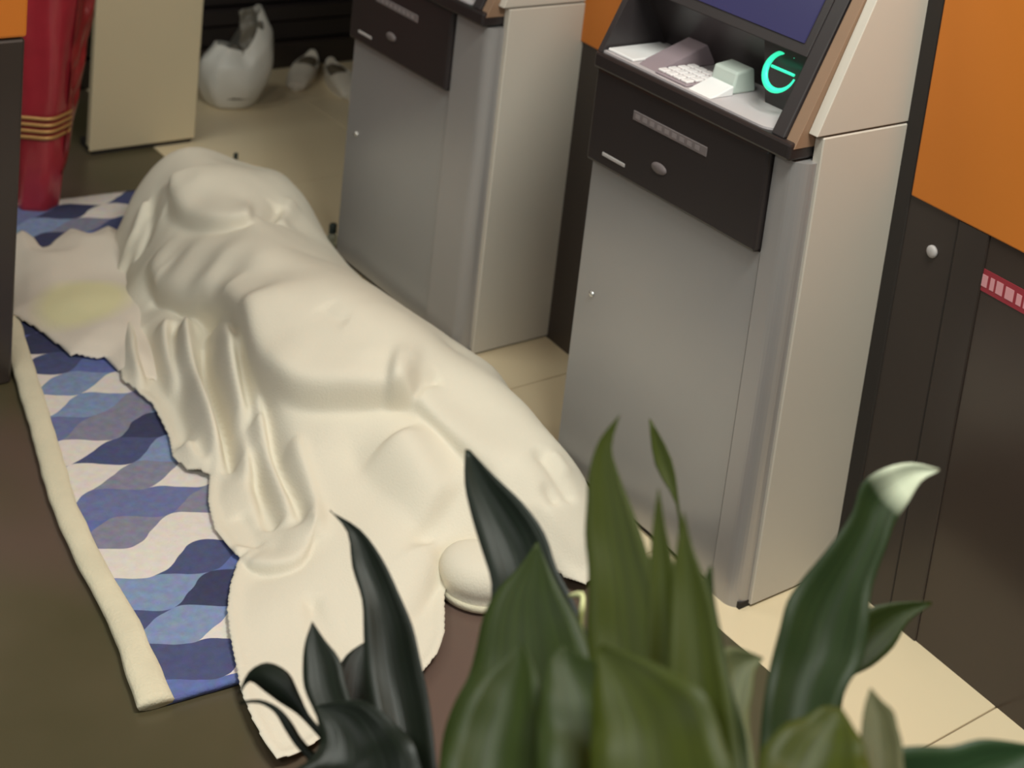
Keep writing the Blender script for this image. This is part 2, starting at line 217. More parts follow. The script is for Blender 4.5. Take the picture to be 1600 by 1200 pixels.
LEAVES=[(0,'dark',[(-1.208,0.752,0.769),(-1.181,0.758,0.758),(-1.154,0.75,0.738),(-1.125,0.746,0.721),(-1.1,0.735,0.703),(-1.075,0.724,0.686),(-1.048,0.717,0.671),(-1.02,0.71,0.657),(-0.994,0.701,0.643),(-0.968,0.693,0.631)],[(-1.207,0.752,0.768),(-1.175,0.769,0.761),(-1.141,0.776,0.746),(-1.11,0.777,0.729),(-1.079,0.776,0.712),(-1.05,0.769,0.695),(-1.022,0.762,0.678),(-0.995,0.752,0.662),(-0.969,0.741,0.647),(-0.943,0.731,0.634)]),(0,'dark',[(-1.148,0.706,0.697),(-1.135,0.692,0.687),(-1.119,0.682,0.677),(-1.101,0.675,0.667),(-1.08,0.674,0.659),(-1.06,0.673,0.652),(-1.041,0.669,0.644),(-1.022,0.665,0.637),(-1.004,0.659,0.629),(-0.986,0.652,0.622)],[(-1.148,0.706,0.697),(-1.126,0.709,0.689),(-1.104,0.713,0.682),(-1.083,0.709,0.672),(-1.064,0.706,0.663),(-1.044,0.701,0.654),(-1.024,0.697,0.646),(-1.005,0.692,0.638),(-0.987,0.686,0.63),(-0.968,0.681,0.623)]),(0,'dark',[(-1.158,0.775,0.641),(-1.154,0.753,0.638),(-1.142,0.735,0.631),(-1.125,0.723,0.622),(-1.105,0.715,0.615),(-1.085,0.709,0.608),(-1.064,0.705,0.601),(-1.043,0.701,0.596),(-1.022,0.696,0.59),(-1.002,0.691,0.586)],[(-1.158,0.776,0.641),(-1.135,0.779,0.638),(-1.115,0.774,0.63),(-1.096,0.765,0.622),(-1.077,0.757,0.615),(-1.057,0.751,0.609),(-1.037,0.744,0.602),(-1.018,0.737,0.597),(-0.999,0.731,0.592),(-0.979,0.725,0.587)]),(0,'dark',[(-1.174,0.647,0.622),(-1.176,0.657,0.64),(-1.168,0.672,0.65),(-1.149,0.685,0.647),(-1.13,0.687,0.637),(-1.11,0.688,0.627),(-1.09,0.694,0.619),(-1.069,0.698,0.611),(-1.05,0.701,0.603),(-1.03,0.702,0.595),(-1.011,0.703,0.587)],[(-1.172,0.646,0.62),(-1.171,0.656,0.633),(-1.155,0.664,0.63),(-1.138,0.672,0.626),(-1.12,0.681,0.623),(-1.102,0.687,0.618),(-1.085,0.691,0.612),(-1.068,0.69,0.604),(-1.052,0.688,0.597),(-1.036,0.685,0.589),(-1.02,0.682,0.582)]),(0,'dark',[(-1.155,0.638,0.629),(-1.144,0.653,0.633),(-1.129,0.665,0.63),(-1.112,0.671,0.624),(-1.096,0.674,0.616),(-1.079,0.68,0.61),(-1.062,0.688,0.605),(-1.046,0.69,0.597),(-1.03,0.691,0.59),(-1.014,0.692,0.582)],[(-1.154,0.638,0.627),(-1.143,0.652,0.63),(-1.128,0.661,0.627),(-1.112,0.664,0.619),(-1.096,0.667,0.612),(-1.08,0.672,0.606),(-1.065,0.675,0.6),(-1.05,0.676,0.592),(-1.035,0.676,0.585),(-1.02,0.675,0.578)]),(0,'dark',[(-1.065,0.665,0.676),(-1.051,0.662,0.671),(-1.039,0.658,0.666),(-1.03,0.65,0.662),(-1.024,0.637,0.659),(-1.022,0.623,0.659),(-1.016,0.614,0.656),(-1.005,0.607,0.652),(-0.995,0.6,0.649),(-0.984,0.593,0.645)],[(-1.063,0.67,0.678),(-1.05,0.685,0.685),(-1.036,0.698,0.69),(-1.018,0.707,0.688),(-0.999,0.714,0.684),(-0.98,0.718,0.679),(-0.963,0.716,0.671),(-0.946,0.713,0.664),(-0.93,0.708,0.656),(-0.914,0.703,0.649)]),(1,'dark2',[(-1.095,0.828,0.878),(-1.074,0.816,0.856),(-1.049,0.81,0.836),(-1.023,0.806,0.818),(-0.997,0.801,0.801),(-0.977,0.787,0.782),(-0.957,0.773,0.765),(-0.937,0.759,0.748),(-0.918,0.745,0.733),(-0.898,0.731,0.718),(-0.878,0.719,0.705),(-0.857,0.707,0.692)],[(-1.092,0.831,0.878),(-1.06,0.841,0.864),(-1.027,0.852,0.851),(-0.996,0.857,0.836),(-0.968,0.853,0.817),(-0.938,0.853,0.8),(-0.91,0.85,0.784),(-0.885,0.84,0.766),(-0.862,0.827,0.749),(-0.84,0.814,0.732),(-0.819,0.8,0.717),(-0.798,0.785,0.702)]),(1,'mid',[(-0.938,0.799,0.88),(-0.932,0.777,0.866),(-0.928,0.753,0.855),(-0.919,0.734,0.841),(-0.905,0.719,0.827),(-0.891,0.703,0.814),(-0.881,0.684,0.802),(-0.869,0.667,0.79),(-0.853,0.654,0.778),(-0.837,0.642,0.767),(-0.82,0.631,0.757)],[(-0.937,0.8,0.88),(-0.914,0.798,0.867),(-0.891,0.797,0.856),(-0.868,0.798,0.846),(-0.846,0.795,0.835),(-0.825,0.79,0.824),(-0.805,0.784,0.813),(-0.787,0.775,0.801),(-0.77,0.765,0.79),(-0.753,0.754,0.78),(-0.737,0.743,0.77)]),(1,'bright',[(-0.867,0.812,1.038),(-0.865,0.791,1.022),(-0.855,0.775,1.004),(-0.841,0.764,0.986),(-0.826,0.753,0.969),(-0.809,0.745,0.953),(-0.793,0.735,0.937),(-0.778,0.724,0.922),(-0.761,0.716,0.909),(-0.744,0.708,0.896),(-0.727,0.7,0.883),(-0.711,0.691,0.871),(-0.695,0.681,0.86),(-0.68,0.672,0.849)],[(-0.867,0.812,1.037),(-0.856,0.797,1.018),(-0.837,0.793,1.002),(-0.816,0.791,0.987),(-0.796,0.788,0.972),(-0.776,0.784,0.958),(-0.756,0.78,0.945),(-0.737,0.774,0.931),(-0.72,0.767,0.918),(-0.703,0.758,0.904),(-0.687,0.749,0.892),(-0.671,0.739,0.88),(-0.656,0.729,0.868),(-0.641,0.719,0.857)]),(1,'bright',[(-0.938,0.915,0.97),(-0.913,0.906,0.94),(-0.882,0.908,0.917),(-0.859,0.897,0.889),(-0.836,0.885,0.862),(-0.813,0.872,0.836),(-0.791,0.858,0.811),(-0.769,0.844,0.788),(-0.747,0.83,0.766),(-0.725,0.816,0.746)],[(-0.937,0.916,0.97),(-0.906,0.919,0.945),(-0.88,0.91,0.917),(-0.856,0.9,0.889),(-0.833,0.888,0.862),(-0.809,0.876,0.837),(-0.787,0.862,0.812),(-0.765,0.848,0.789),(-0.743,0.834,0.767),(-0.722,0.82,0.746)]),(1,'bright',[(-0.772,0.773,1.034),(-0.757,0.758,1.015),(-0.74,0.743,0.998),(-0.723,0.73,0.982),(-0.706,0.716,0.967),(-0.689,0.703,0.953),(-0.672,0.69,0.94),(-0.655,0.676,0.927),(-0.638,0.663,0.916),(-0.621,0.65,0.905)],[(-0.772,0.774,1.034),(-0.751,0.765,1.017),(-0.729,0.757,1.001),(-0.709,0.747,0.986),(-0.689,0.737,0.971),(-0.67,0.726,0.958),(-0.65,0.715,0.945),(-0.632,0.703,0.933),(-0.615,0.691,0.921),(-0.597,0.679,0.911)]),(1,'bright',[(-0.729,0.759,1.044),(-0.715,0.743,1.028),(-0.701,0.729,1.013),(-0.685,0.716,1.0),(-0.669,0.703,0.987),(-0.653,0.69,0.974),(-0.638,0.677,0.963),(-0.622,0.665,0.953),(-0.606,0.653,0.943),(-0.59,0.641,0.934)],[(-0.728,0.759,1.044),(-0.708,0.752,1.03),(-0.686,0.747,1.018),(-0.665,0.74,1.005),(-0.646,0.731,0.993),(-0.627,0.722,0.982),(-0.608,0.712,0.971),(-0.59,0.702,0.961),(-0.573,0.691,0.952),(-0.556,0.68,0.943)]),(1,'mid',[(-0.755,0.824,0.96),(-0.745,0.809,0.947),(-0.732,0.798,0.933),(-0.719,0.787,0.921),(-0.704,0.777,0.909),(-0.69,0.768,0.898),(-0.675,0.758,0.888),(-0.662,0.747,0.878),(-0.648,0.737,0.868),(-0.634,0.727,0.859)],[(-0.753,0.826,0.961),(-0.738,0.817,0.947),(-0.721,0.809,0.935),(-0.705,0.802,0.924),(-0.688,0.794,0.913),(-0.671,0.788,0.903),(-0.654,0.782,0.893),(-0.64,0.772,0.883),(-0.625,0.763,0.874),(-0.61,0.754,0.865)]),(1,'pale',[(-0.726,0.872,0.879),(-0.736,0.853,0.888),(-0.74,0.839,0.89),(-0.728,0.822,0.882),(-0.711,0.811,0.875),(-0.695,0.799,0.869),(-0.679,0.788,0.863),(-0.663,0.776,0.858),(-0.647,0.764,0.853),(-0.632,0.752,0.849)],[(-0.725,0.871,0.879),(-0.719,0.857,0.875),(-0.707,0.844,0.87),(-0.696,0.831,0.866),(-0.684,0.82,0.863),(-0.67,0.81,0.86),(-0.656,0.8,0.858),(-0.643,0.79,0.856),(-0.63,0.779,0.854),(-0.617,0.769,0.853)]),(2,'tip',[(-0.741,1.087,0.979),(-0.757,1.068,0.982),(-0.768,1.046,0.977),(-0.773,1.023,0.966),(-0.765,1.007,0.949),(-0.761,0.987,0.934),(-0.759,0.966,0.92),(-0.758,0.945,0.907),(-0.754,0.925,0.894),(-0.744,0.909,0.88),(-0.734,0.893,0.866),(-0.723,0.878,0.854),(-0.711,0.864,0.842),(-0.698,0.851,0.83),(-0.684,0.838,0.82),(-0.671,0.826,0.809),(-0.658,0.813,0.8)],[(-0.741,1.086,0.977),(-0.745,1.069,0.97),(-0.742,1.051,0.956),(-0.739,1.034,0.944),(-0.732,1.018,0.931),(-0.725,1.002,0.918),(-0.717,0.987,0.906),(-0.706,0.974,0.894),(-0.695,0.962,0.883),(-0.686,0.948,0.872),(-0.682,0.93,0.862),(-0.675,0.914,0.852),(-0.667,0.9,0.843),(-0.657,0.887,0.834),(-0.646,0.874,0.825),(-0.636,0.861,0.817),(-0.626,0.848,0.809)]),(2,'mid',[(-0.745,1.118,0.832),(-0.761,1.091,0.831),(-0.773,1.062,0.826),(-0.77,1.036,0.812),(-0.759,1.013,0.796),(-0.747,0.991,0.781),(-0.734,0.97,0.766),(-0.717,0.953,0.754),(-0.7,0.935,0.742),(-0.684,0.918,0.731)],[(-0.744,1.118,0.83),(-0.747,1.091,0.819),(-0.741,1.067,0.806),(-0.742,1.041,0.795),(-0.746,1.017,0.788),(-0.734,0.997,0.775),(-0.719,0.979,0.764),(-0.702,0.964,0.753),(-0.686,0.948,0.744),(-0.67,0.933,0.735)]),(2,'olive',[(-0.619,0.871,0.925),(-0.613,0.86,0.921),(-0.606,0.85,0.918),(-0.598,0.84,0.914),(-0.59,0.831,0.911),(-0.581,0.823,0.908),(-0.573,0.814,0.906),(-0.564,0.805,0.903),(-0.556,0.797,0.901),(-0.548,0.788,0.899)],[(-0.619,0.872,0.925),(-0.605,0.869,0.925),(-0.593,0.867,0.926),(-0.582,0.86,0.923),(-0.571,0.853,0.92),(-0.562,0.844,0.917),(-0.553,0.836,0.914),(-0.543,0.827,0.911),(-0.534,0.819,0.909),(-0.525,0.81,0.906)]),(2,'dgreen',[(-0.564,1.029,0.848),(-0.578,1.008,0.851),(-0.591,0.986,0.853),(-0.6,0.962,0.85),(-0.612,0.939,0.851),(-0.622,0.915,0.851),(-0.627,0.89,0.846),(-0.63,0.865,0.841),(-0.627,0.842,0.833),(-0.622,0.819,0.826)],[(-0.562,1.028,0.846),(-0.558,1.007,0.837),(-0.558,0.984,0.829),(-0.562,0.961,0.824),(-0.566,0.938,0.82),(-0.575,0.916,0.819),(-0.582,0.893,0.819),(-0.588,0.87,0.818),(-0.594,0.848,0.817),(-0.6,0.826,0.817)]),(2,'bright',[(-0.609,0.825,0.934),(-0.614,0.811,0.937),(-0.615,0.795,0.935),(-0.617,0.778,0.935),(-0.615,0.763,0.932),(-0.612,0.748,0.929),(-0.602,0.737,0.926),(-0.593,0.726,0.922),(-0.584,0.715,0.919),(-0.575,0.704,0.917)],[(-0.608,0.826,0.934),(-0.596,0.821,0.935),(-0.585,0.816,0.935),(-0.573,0.811,0.936),(-0.564,0.804,0.935),(-0.554,0.797,0.935),(-0.545,0.788,0.934),(-0.536,0.78,0.934),(-0.527,0.772,0.933),(-0.519,0.764,0.933)]),(1,'mid',[(-0.745,0.631,0.968),(-0.741,0.613,0.964),(-0.739,0.596,0.962),(-0.732,0.581,0.958),(-0.724,0.567,0.953),(-0.714,0.555,0.948),(-0.703,0.543,0.944),(-0.692,0.533,0.94),(-0.68,0.523,0.936),(-0.668,0.514,0.932)],[(-0.745,0.632,0.969),(-0.729,0.63,0.966),(-0.714,0.625,0.962),(-0.7,0.619,0.958),(-0.687,0.612,0.954),(-0.675,0.603,0.95),(-0.663,0.595,0.946),(-0.651,0.586,0.943),(-0.639,0.578,0.94),(-0.628,0.57,0.938)]),(1,'mid',[(-0.714,0.644,0.983),(-0.711,0.63,0.98),(-0.701,0.618,0.975),(-0.69,0.608,0.971),(-0.679,0.598,0.966),(-0.667,0.59,0.963),(-0.654,0.581,0.959),(-0.643,0.573,0.956),(-0.631,0.565,0.953),(-0.619,0.557,0.951)],[(-0.713,0.646,0.984),(-0.694,0.651,0.983),(-0.676,0.66,0.989),(-0.656,0.664,0.989),(-0.637,0.667,0.989),(-0.62,0.662,0.984),(-0.603,0.656,0.979),(-0.589,0.648,0.973),(-0.574,0.639,0.968),(-0.56,0.63,0.963)]),(1,'bright',[(-0.675,0.638,1.005),(-0.665,0.631,1.0),(-0.656,0.623,0.995),(-0.646,0.615,0.99),(-0.637,0.608,0.986),(-0.627,0.6,0.982),(-0.617,0.593,0.978),(-0.608,0.586,0.974),(-0.598,0.579,0.971),(-0.589,0.571,0.967)],[(-0.675,0.644,1.011),(-0.657,0.652,1.012),(-0.639,0.66,1.014),(-0.621,0.666,1.014),(-0.602,0.67,1.013),(-0.586,0.668,1.007),(-0.571,0.662,1.0),(-0.556,0.657,0.994),(-0.542,0.651,0.988),(-0.527,0.645,0.982)]),(1,'palec',[(-0.924,0.831,0.825),(-0.911,0.837,0.834),(-0.897,0.829,0.829),(-0.884,0.818,0.824),(-0.867,0.811,0.82),(-0.85,0.805,0.817),(-0.834,0.797,0.813),(-0.818,0.787,0.809),(-0.803,0.778,0.806),(-0.788,0.769,0.803)],[(-0.922,0.831,0.823),(-0.91,0.835,0.829),(-0.898,0.823,0.824),(-0.882,0.814,0.819),(-0.866,0.807,0.816),(-0.849,0.802,0.814),(-0.835,0.792,0.811),(-0.82,0.783,0.808),(-0.806,0.774,0.805),(-0.791,0.765,0.803)])]
MATL=[(-2.968,1.04),(-2.712,0.992),(-2.43,0.936),(-2.252,0.916),(-2.071,0.906),(-1.882,0.877)]
PIL=[(-3.519,1.222),(-3.558,1.265),(-3.497,1.275),(-3.42,1.268),(-3.469,1.312),(-3.522,1.371),(-3.468,1.399),(-3.501,1.46),(-3.282,1.518),(-3.012,1.463),(-2.727,1.265),(-2.811,1.21),(-2.867,1.205),(-2.913,1.147),(-3.047,1.127),(-3.145,1.096)]
LAM=0.0025


# ------------------------------------------------------------------ materials
M_silver = mat('silver_sheet', (164, 162, 162), 0.33, 0.45, 0.03, 2.0)
M_post = mat('silver_post', (170, 166, 165), 0.4, 0.45, 0.03, 2.0)
M_cream = mat('cream_panel', (198, 190, 178), 0.5, 0.0, 0.03, 2.0)
M_cream2 = mat('cream_laminate', (212, 196, 164), 0.5, 0.0, 0.03, 2.0)
M_black = mat('black_plastic', (44, 38, 38), 0.35, 0.0, 0.1, 4.0)
M_bezel = mat('charcoal_plastic', (50, 45, 46), 0.4, 0.0, 0.08, 4.0)
M_strip = mat('taupe_trim', (140, 112, 90), 0.5)
M_orange = mat('orange_panel', (198, 114, 34), 0.5, 0.0, 0.04, 1.5)
M_darkwall = mat('dark_wall', (54, 46, 42), 0.33, 0.0, 0.12, 2.0)
M_darkwall2 = mat('dark_gloss_panel', (62, 52, 46), 0.22, 0.0, 0.12, 2.0)
M_grey_lab = mat('grey_label', (112, 102, 102), 0.6)
M_grey_mark = mat('grey_print', (134, 124, 124), 0.6)
M_white_lab = mat('white_print', (176, 170, 168), 0.6)
M_gap = mat('seam_dark', (38, 32, 28), 0.8)
M_chrome = mat('chrome', (210, 208, 204), 0.25, 0.9)
M_screen = mat('dark_screen', (30, 28, 46), 0.25, emit=(66, 64, 112), estr=0.55)
M_tray = mat('tray_grey', (190, 182, 184), 0.45)
M_white_pl = mat('white_plastic', (236, 234, 234), 0.4)
M_key = mat('key_white', (238, 232, 232), 0.4)
M_block = mat('mauve_grey_plastic', (150, 134, 140), 0.5)
M_green_em = mat('green_led', (40, 200, 160), 0.4, emit=(52, 226, 168), estr=1.15)
M_pale_cup = mat('pale_green_plastic', (196, 206, 198), 0.4)
M_red = mat('red_gloss', (164, 46, 58), 0.3, 0.0, 0.25, 6.0, coat=0.3)
M_gold = mat('gold_band', (196, 150, 90), 0.4, 0.3)
M_redfilm = mat('red_film', (140, 44, 44), 0.3, 0.0, 0.4, 9.0)
M_bag = mat('white_plastic_film', (226, 222, 214), 0.45, 0.0, 0.06, 8.0)
M_bag_in = mat('grey_plastic_film', (120, 114, 104), 0.5, 0.0, 0.1, 8.0)
M_shoe = mat('off_white_rubber', (218, 209, 194), 0.6)
M_shoe_in = mat('shoe_lining', (112, 100, 82), 0.8)
M_blanket = mat('cream_fleece', (226, 219, 202), 0.95, 0.0, 0.015, 5.0, bump=0.35, bscale=260.0)
M_pillow = mat('cream_cotton', (226, 216, 202), 0.95, 0.0, 0.02, 4.0, bump=0.3, bscale=260.0)
M_matedge = mat('cream_terry', (224, 216, 190), 0.95, 0.0, 0.05, 14.0, bump=0.6, bscale=220.0)
M_grout = mat('grout', (150, 132, 106), 0.8)
M_tile = mat('beige_tile', (226, 208, 174), 0.28, 0.0, 0.03, 3.0)
M_label_red = mat('red_sticker', (150, 44, 56), 0.5)
M_pink = mat('pink_print', (214, 150, 156), 0.6)
M_planter = mat('planter_brown', (88, 74, 60), 0.7, bump=0.3, bscale=60)
M_soil = mat('soil', (46, 36, 28), 0.95, 0.0, 0.4, 30.0, bump=1.0, bscale=60)
M_glass = mat('clear_plastic', (180, 188, 182), 0.12, trans=0.85, vary=0.0)
M_cap = mat('dark_cap', (34, 44, 42), 0.5)
M_ceiling = mat('ceiling_white', (220, 214, 204), 0.8)

# dark polished stone with worn patches
M_stone = mat('dark_stone', (90, 82, 62), 0.36, 0.0, 0.0, 2.2, second=(72, 68, 46))
nt = M_stone.node_tree
_b = nt.nodes['Principled BSDF']
_n = nt.nodes.new('ShaderNodeTexNoise')
_n.inputs['Scale'].default_value = 1.3
_n.inputs['Detail'].default_value = 2
_co = nt.nodes.new('ShaderNodeTexCoord')
nt.links.new(_co.outputs['Object'], _n.inputs['Vector'])
_mx = nt.nodes.new('ShaderNodeMix')
_mx.data_type = 'RGBA'
_mx.inputs['B'].default_value = lin((100, 82, 74))
_old = _b.inputs['Base Color'].links[0].from_socket
nt.links.new(_old, _mx.inputs['A'])
_mr = nt.nodes.new('ShaderNodeMapRange')
_mr.inputs['From Min'].default_value = 0.45
_mr.inputs['From Max'].default_value = 0.62
nt.links.new(_n.outputs['Fac'], _mr.inputs['Value'])
nt.links.new(_mr.outputs['Result'], _mx.inputs['Factor'])
nt.links.new(_mx.outputs['Result'], _b.inputs['Base Color'])


# blue petal print of the mat: two interlocking families of sin^2 lenses
def petal_material():
    m = bpy.data.materials.new('blue_petal_terry')
    m.use_nodes = True
    nt = m.node_tree
    N, L = nt.nodes, nt.links
    b = N['Principled BSDF']
    b.inputs['Roughness'].default_value = 0.95

    def math_(op, a, b_=None, c=None):
        n = N.new('ShaderNodeMath')
        n.operation = op
        for i, v in enumerate((a, b_, c)):
            if v is None:
                continue
            if isinstance(v, (int, float)):
                n.inputs[i].default_value = v
            else:
                L.new(v, n.inputs[i])
        return n.outputs[0]
    co = N.new('ShaderNodeTexCoord')
    rot = N.new('ShaderNodeMapping')
    rot.inputs['Rotation'].default_value = (0, 0, math.radians(PRINT_ROT))
    wob = N.new('ShaderNodeTexNoise')
    wob.inputs['Scale'].default_value = 9
    L.new(co.outputs['Object'], rot.inputs['Vector'])
    L.new(rot.outputs['Vector'], wob.inputs['Vector'])
    sep = N.new('ShaderNodeSeparateXYZ')
    L.new(rot.outputs['Vector'], sep.inputs[0])
    w_ = math_('MULTIPLY', math_('SUBTRACT', wob.outputs['Fac'], 0.5), 0.03)
    u = math_('ADD', sep.outputs['X'], w_)
    v = math_('ADD', math_('ADD', sep.outputs['Y'], w_), math_('MULTIPLY', u, 0.12))
    h, w = 0.046, 0.19
    rowA = math_('ROUND', math_('DIVIDE', u, 2 * h))
    du = math_('ABSOLUTE', math_('SUBTRACT', u, math_('MULTIPLY', rowA, 2 * h)))
    s = math_('SINE', math_('MULTIPLY', v, math.pi / w))
    inside = math_('LESS_THAN', du, math_('MULTIPLY', math_('MULTIPLY', s, s), h))
    colA = math_('FLOOR', math_('DIVIDE', v, w))
    rowB = math_('ADD', math_('ROUND', math_('DIVIDE', math_('SUBTRACT', u, h), 2 * h)), 37.3)
    colB = math_('ADD', math_('FLOOR', math_('ADD', math_('DIVIDE', v, w), 0.5)), 51.7)

    def wn(a, b_):
        c = N.new('ShaderNodeCombineXYZ')
        L.new(a, c.inputs[0])
        L.new(b_, c.inputs[1])
        c.inputs[2].default_value = PRINT_SEED
        n = N.new('ShaderNodeTexWhiteNoise')
        L.new(c.outputs[0], n.inputs['Vector'])
        return n.outputs['Value']
    mx = N.new('ShaderNodeMix')
    L.new(inside, mx.inputs['Factor'])
    L.new(wn(rowB, colB), mx.inputs['A'])
    L.new(wn(rowA, colA), mx.inputs['B'])
    ramp = N.new('ShaderNodeValToRGB')
    ramp.color_ramp.interpolation = 'CONSTANT'
    cols = [(0.0, (226, 218, 212)), (0.22, (72, 80, 124)), (0.36, (104, 114, 162)), (0.55, (126, 146, 186)),
            (0.68, (132, 132, 156)), (0.80, (92, 108, 170)), (0.90, (56, 60, 96))]
    el = ramp.color_ramp.elements
    el[0].position, el[0].color = 0, lin(cols[0][1])
    el[1].position, el[1].color = cols[1][0], lin(cols[1][1])
    for p, c in cols[2:]:
        e = el.new(p)
        e.color = lin(c)
    L.new(mx.outputs['Result'], ramp.inputs['Fac'])
    fine = N.new('ShaderNodeTexNoise')
    fine.inputs['Scale'].default_value = 60
    L.new(co.outputs['Object'], fine.inputs['Vector'])
    m2 = N.new('ShaderNodeMix')
    m2.data_type = 'RGBA'
    m2.blend_type = 'OVERLAY'
    m2.inputs['Factor'].default_value = 0.35
    L.new(ramp.outputs['Color'], m2.inputs['A'])
    L.new(fine.outputs['Color'], m2.inputs['B'])
    hs = N.new('ShaderNodeHueSaturation')
    hs.inputs['Saturation'].default_value = 0.95
    L.new(m2.outputs['Result'], hs.inputs['Color'])
    L.new(hs.outputs['Color'], b.inputs['Base Color'])
    bp = N.new('ShaderNodeBump')
    bp.inputs['Strength'].default_value = 0.6
    bp.inputs['Distance'].default_value = 0.002
    n2 = N.new('ShaderNodeTexNoise')
    n2.inputs['Scale'].default_value = 220
    L.new(co.outputs['Object'], n2.inputs['Vector'])
    L.new(n2.outputs['Fac'], bp.inputs['Height'])
    L.new(bp.outputs['Normal'], b.inputs['Normal'])
    return m


PRINT_ROT = -6
PRINT_SEED = 11.0
M_petal = petal_material()


def leaf_material(name, rgb, rough, tip=None):
    """glossy leaf with long parallel veins; an optional dried tip"""
    m = bpy.data.materials.new(name)
    m.use_nodes = True
    nt = m.node_tree
    N, L = nt.nodes, nt.links
    b = N['Principled BSDF']
    b.inputs['Roughness'].default_value = rough
    b.inputs['Specular IOR Level'].default_value = 0.17
    uv = N.new('ShaderNodeTexCoord')
    sep = N.new('ShaderNodeSeparateXYZ')
    L.new(uv.outputs['UV'], sep.inputs[0])
    mp = N.new('ShaderNodeMapping')
    mp.inputs['Scale'].default_value = (26, 1.2, 1)
    L.new(uv.outputs['UV'], mp.inputs['Vector'])
    n = N.new('ShaderNodeTexNoise')
    n.inputs['Scale'].default_value = 1.0
    n.inputs['Detail'].default_value = 3
    L.new(mp.outputs['Vector'], n.inputs['Vector'])
    r = N.new('ShaderNodeValToRGB')
    c = lin(rgb)
    r.color_ramp.elements[0].position = 0.35
    r.color_ramp.elements[1].position = 0.7
    r.color_ramp.elements[0].color = tuple(x * 0.78 for x in c[:3]) + (1,)
    r.color_ramp.elements[1].color = tuple(x * 1.22 for x in c[:3]) + (1,)
    L.new(n.outputs['Fac'], r.inputs['Fac'])
    col = r.outputs['Color']
    if tip:
        mr = N.new('ShaderNodeMapRange')
        mr.inputs['From Min'].default_value = tip[1]
        mr.inputs['From Max'].default_value = tip[1] + 0.05
        L.new(sep.outputs['Y'], mr.inputs['Value'])
        mx = N.new('ShaderNodeMix')
        mx.data_type = 'RGBA'
        mx.inputs['A'].default_value = lin(tip[0])
        L.new(col, mx.inputs['B'])
        L.new(mr.outputs['Result'], mx.inputs['Factor'])
        col = mx.outputs['Result']
    L.new(col, b.inputs['Base Color'])
    bp = N.new('ShaderNodeBump')
    bp.inputs['Strength'].default_value = 0.25
    bp.inputs['Distance'].default_value = 0.002
    L.new(n.outputs['Fac'], bp.inputs['Height'])
    L.new(bp.outputs['Normal'], b.inputs['Normal'])
    return m


LM = {
    'dark': leaf_material('leaf_blue_green', (17, 24, 15), 0.4),
    'dark2': leaf_material('leaf_deep_green', (16, 25, 15), 0.42),
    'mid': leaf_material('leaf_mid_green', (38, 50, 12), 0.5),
    'bright': leaf_material('leaf_lit_olive', (50, 58, 6), 0.5),  # backlit look of the middle leaves is put into this colour
    'pale': leaf_material('leaf_grey_green', (82, 88, 58), 0.5),
    'palec': leaf_material('leaf_folded_pale', (104, 108, 60), 0.5, tip=((214, 216, 160), 0.12)),
    'tip': leaf_material('leaf_dried_tip', (32, 46, 20), 0.45, tip=((186, 192, 168), 0.09)),
    'olive': leaf_material('leaf_dry_olive', (78, 78, 52), 0.6),
    'dgreen': leaf_material('leaf_low_green', (34, 56, 30), 0.45),
}

# ------------------------------------------------------------------ setting: floor
floor = box('floor', (-6.0, -3.0, -0.06), (2.5, 4.2, -0.006), M_stone)
tag(floor, kind='structure')
STEP_Y = 1.79
fl = box('stone_paving', (-6.0, -3.0, -0.006), (2.5, STEP_Y, 0.0), M_stone, floor)
gr = box('grout_bed', (-6.0, STEP_Y, -0.006), (2.5, 4.2, -0.0025), M_grout, floor)
tile_me = None
TS = 0.60
x0 = -1.22 - 8 * TS
for i in range(14):
    for j in range(5):
        a, b = x0 + i * TS, x0 + (i + 1) * TS
        c, d = STEP_Y + j * TS, STEP_Y + (j + 1) * TS
        if a > 2.4 or d > 4.8:
            continue
        if tile_me is None:
            bm = bmesh.new()
            add_box(bm, (0.0015, 0.0015, -0.006), (TS - 0.0015, TS - 0.0015, 0.0), 0.001, 1)
            t = finish('floor_tile', bm, M_tile, floor)
            tile_me = t.data
        else:
            t = bpy.data.objects.new('floor_tile', tile_me)
            COL.objects.link(t)
            t.parent = floor
        t.location = (a, c, 0)

# ------------------------------------------------------------------ setting: walls, ceiling
ANG = -math.atan(0.0625)


def wy(x):
    return 2.07 - 0.0625 * (x + 1.3)


wb = empty('wall_back', (-1.3, 2.07, 0))
wb.rotation_euler = (0, 0, ANG)
tag(wb, kind='structure')
# local x along the wall from -2.0 (left) to 2.4 (right); face at y = 0
OZ = 0.757
box('dark_panel', (-2.0, 0.0, 0.0), (-0.17, 0.12, OZ), M_darkwall, wb)
box('stile', (-0.17, 0.0, 0.0), (-0.165, 0.12, OZ), M_gap, wb)
box('stile', (-0.165, -0.004, 0.0), (-0.10, 0.12, OZ), M_darkwall, wb, 0.002, 1)
box('dark_panel', (-0.10, 0.0, 0.0), (1.10, 0.12, OZ), M_darkwall2, wb)
box('dark_panel', (1.10, 0.0, 0.0), (2.4, 0.12, OZ), M_darkwall2, wb)
box('frame_edge', (-0.314, -0.003, 0.0), (-0.278, 0.12, 2.75), M_gap, wb, 0.002, 1)
for a, b in ((-2.0, -0.90), (-0.90, -0.316), (-0.276, 0.75), (0.756, 1.75)):
    z0 = OZ if a > -0.5 else 0.722
    box('orange_panel', (a + 0.002, -0.006, z0), (b - 0.002, 0.12, 2.75), M_orange, wb, 0.003, 2)
box('wall_core', (-2.0, 0.12, 0.0), (2.4, 0.16, 2.75), M_darkwall, wb)
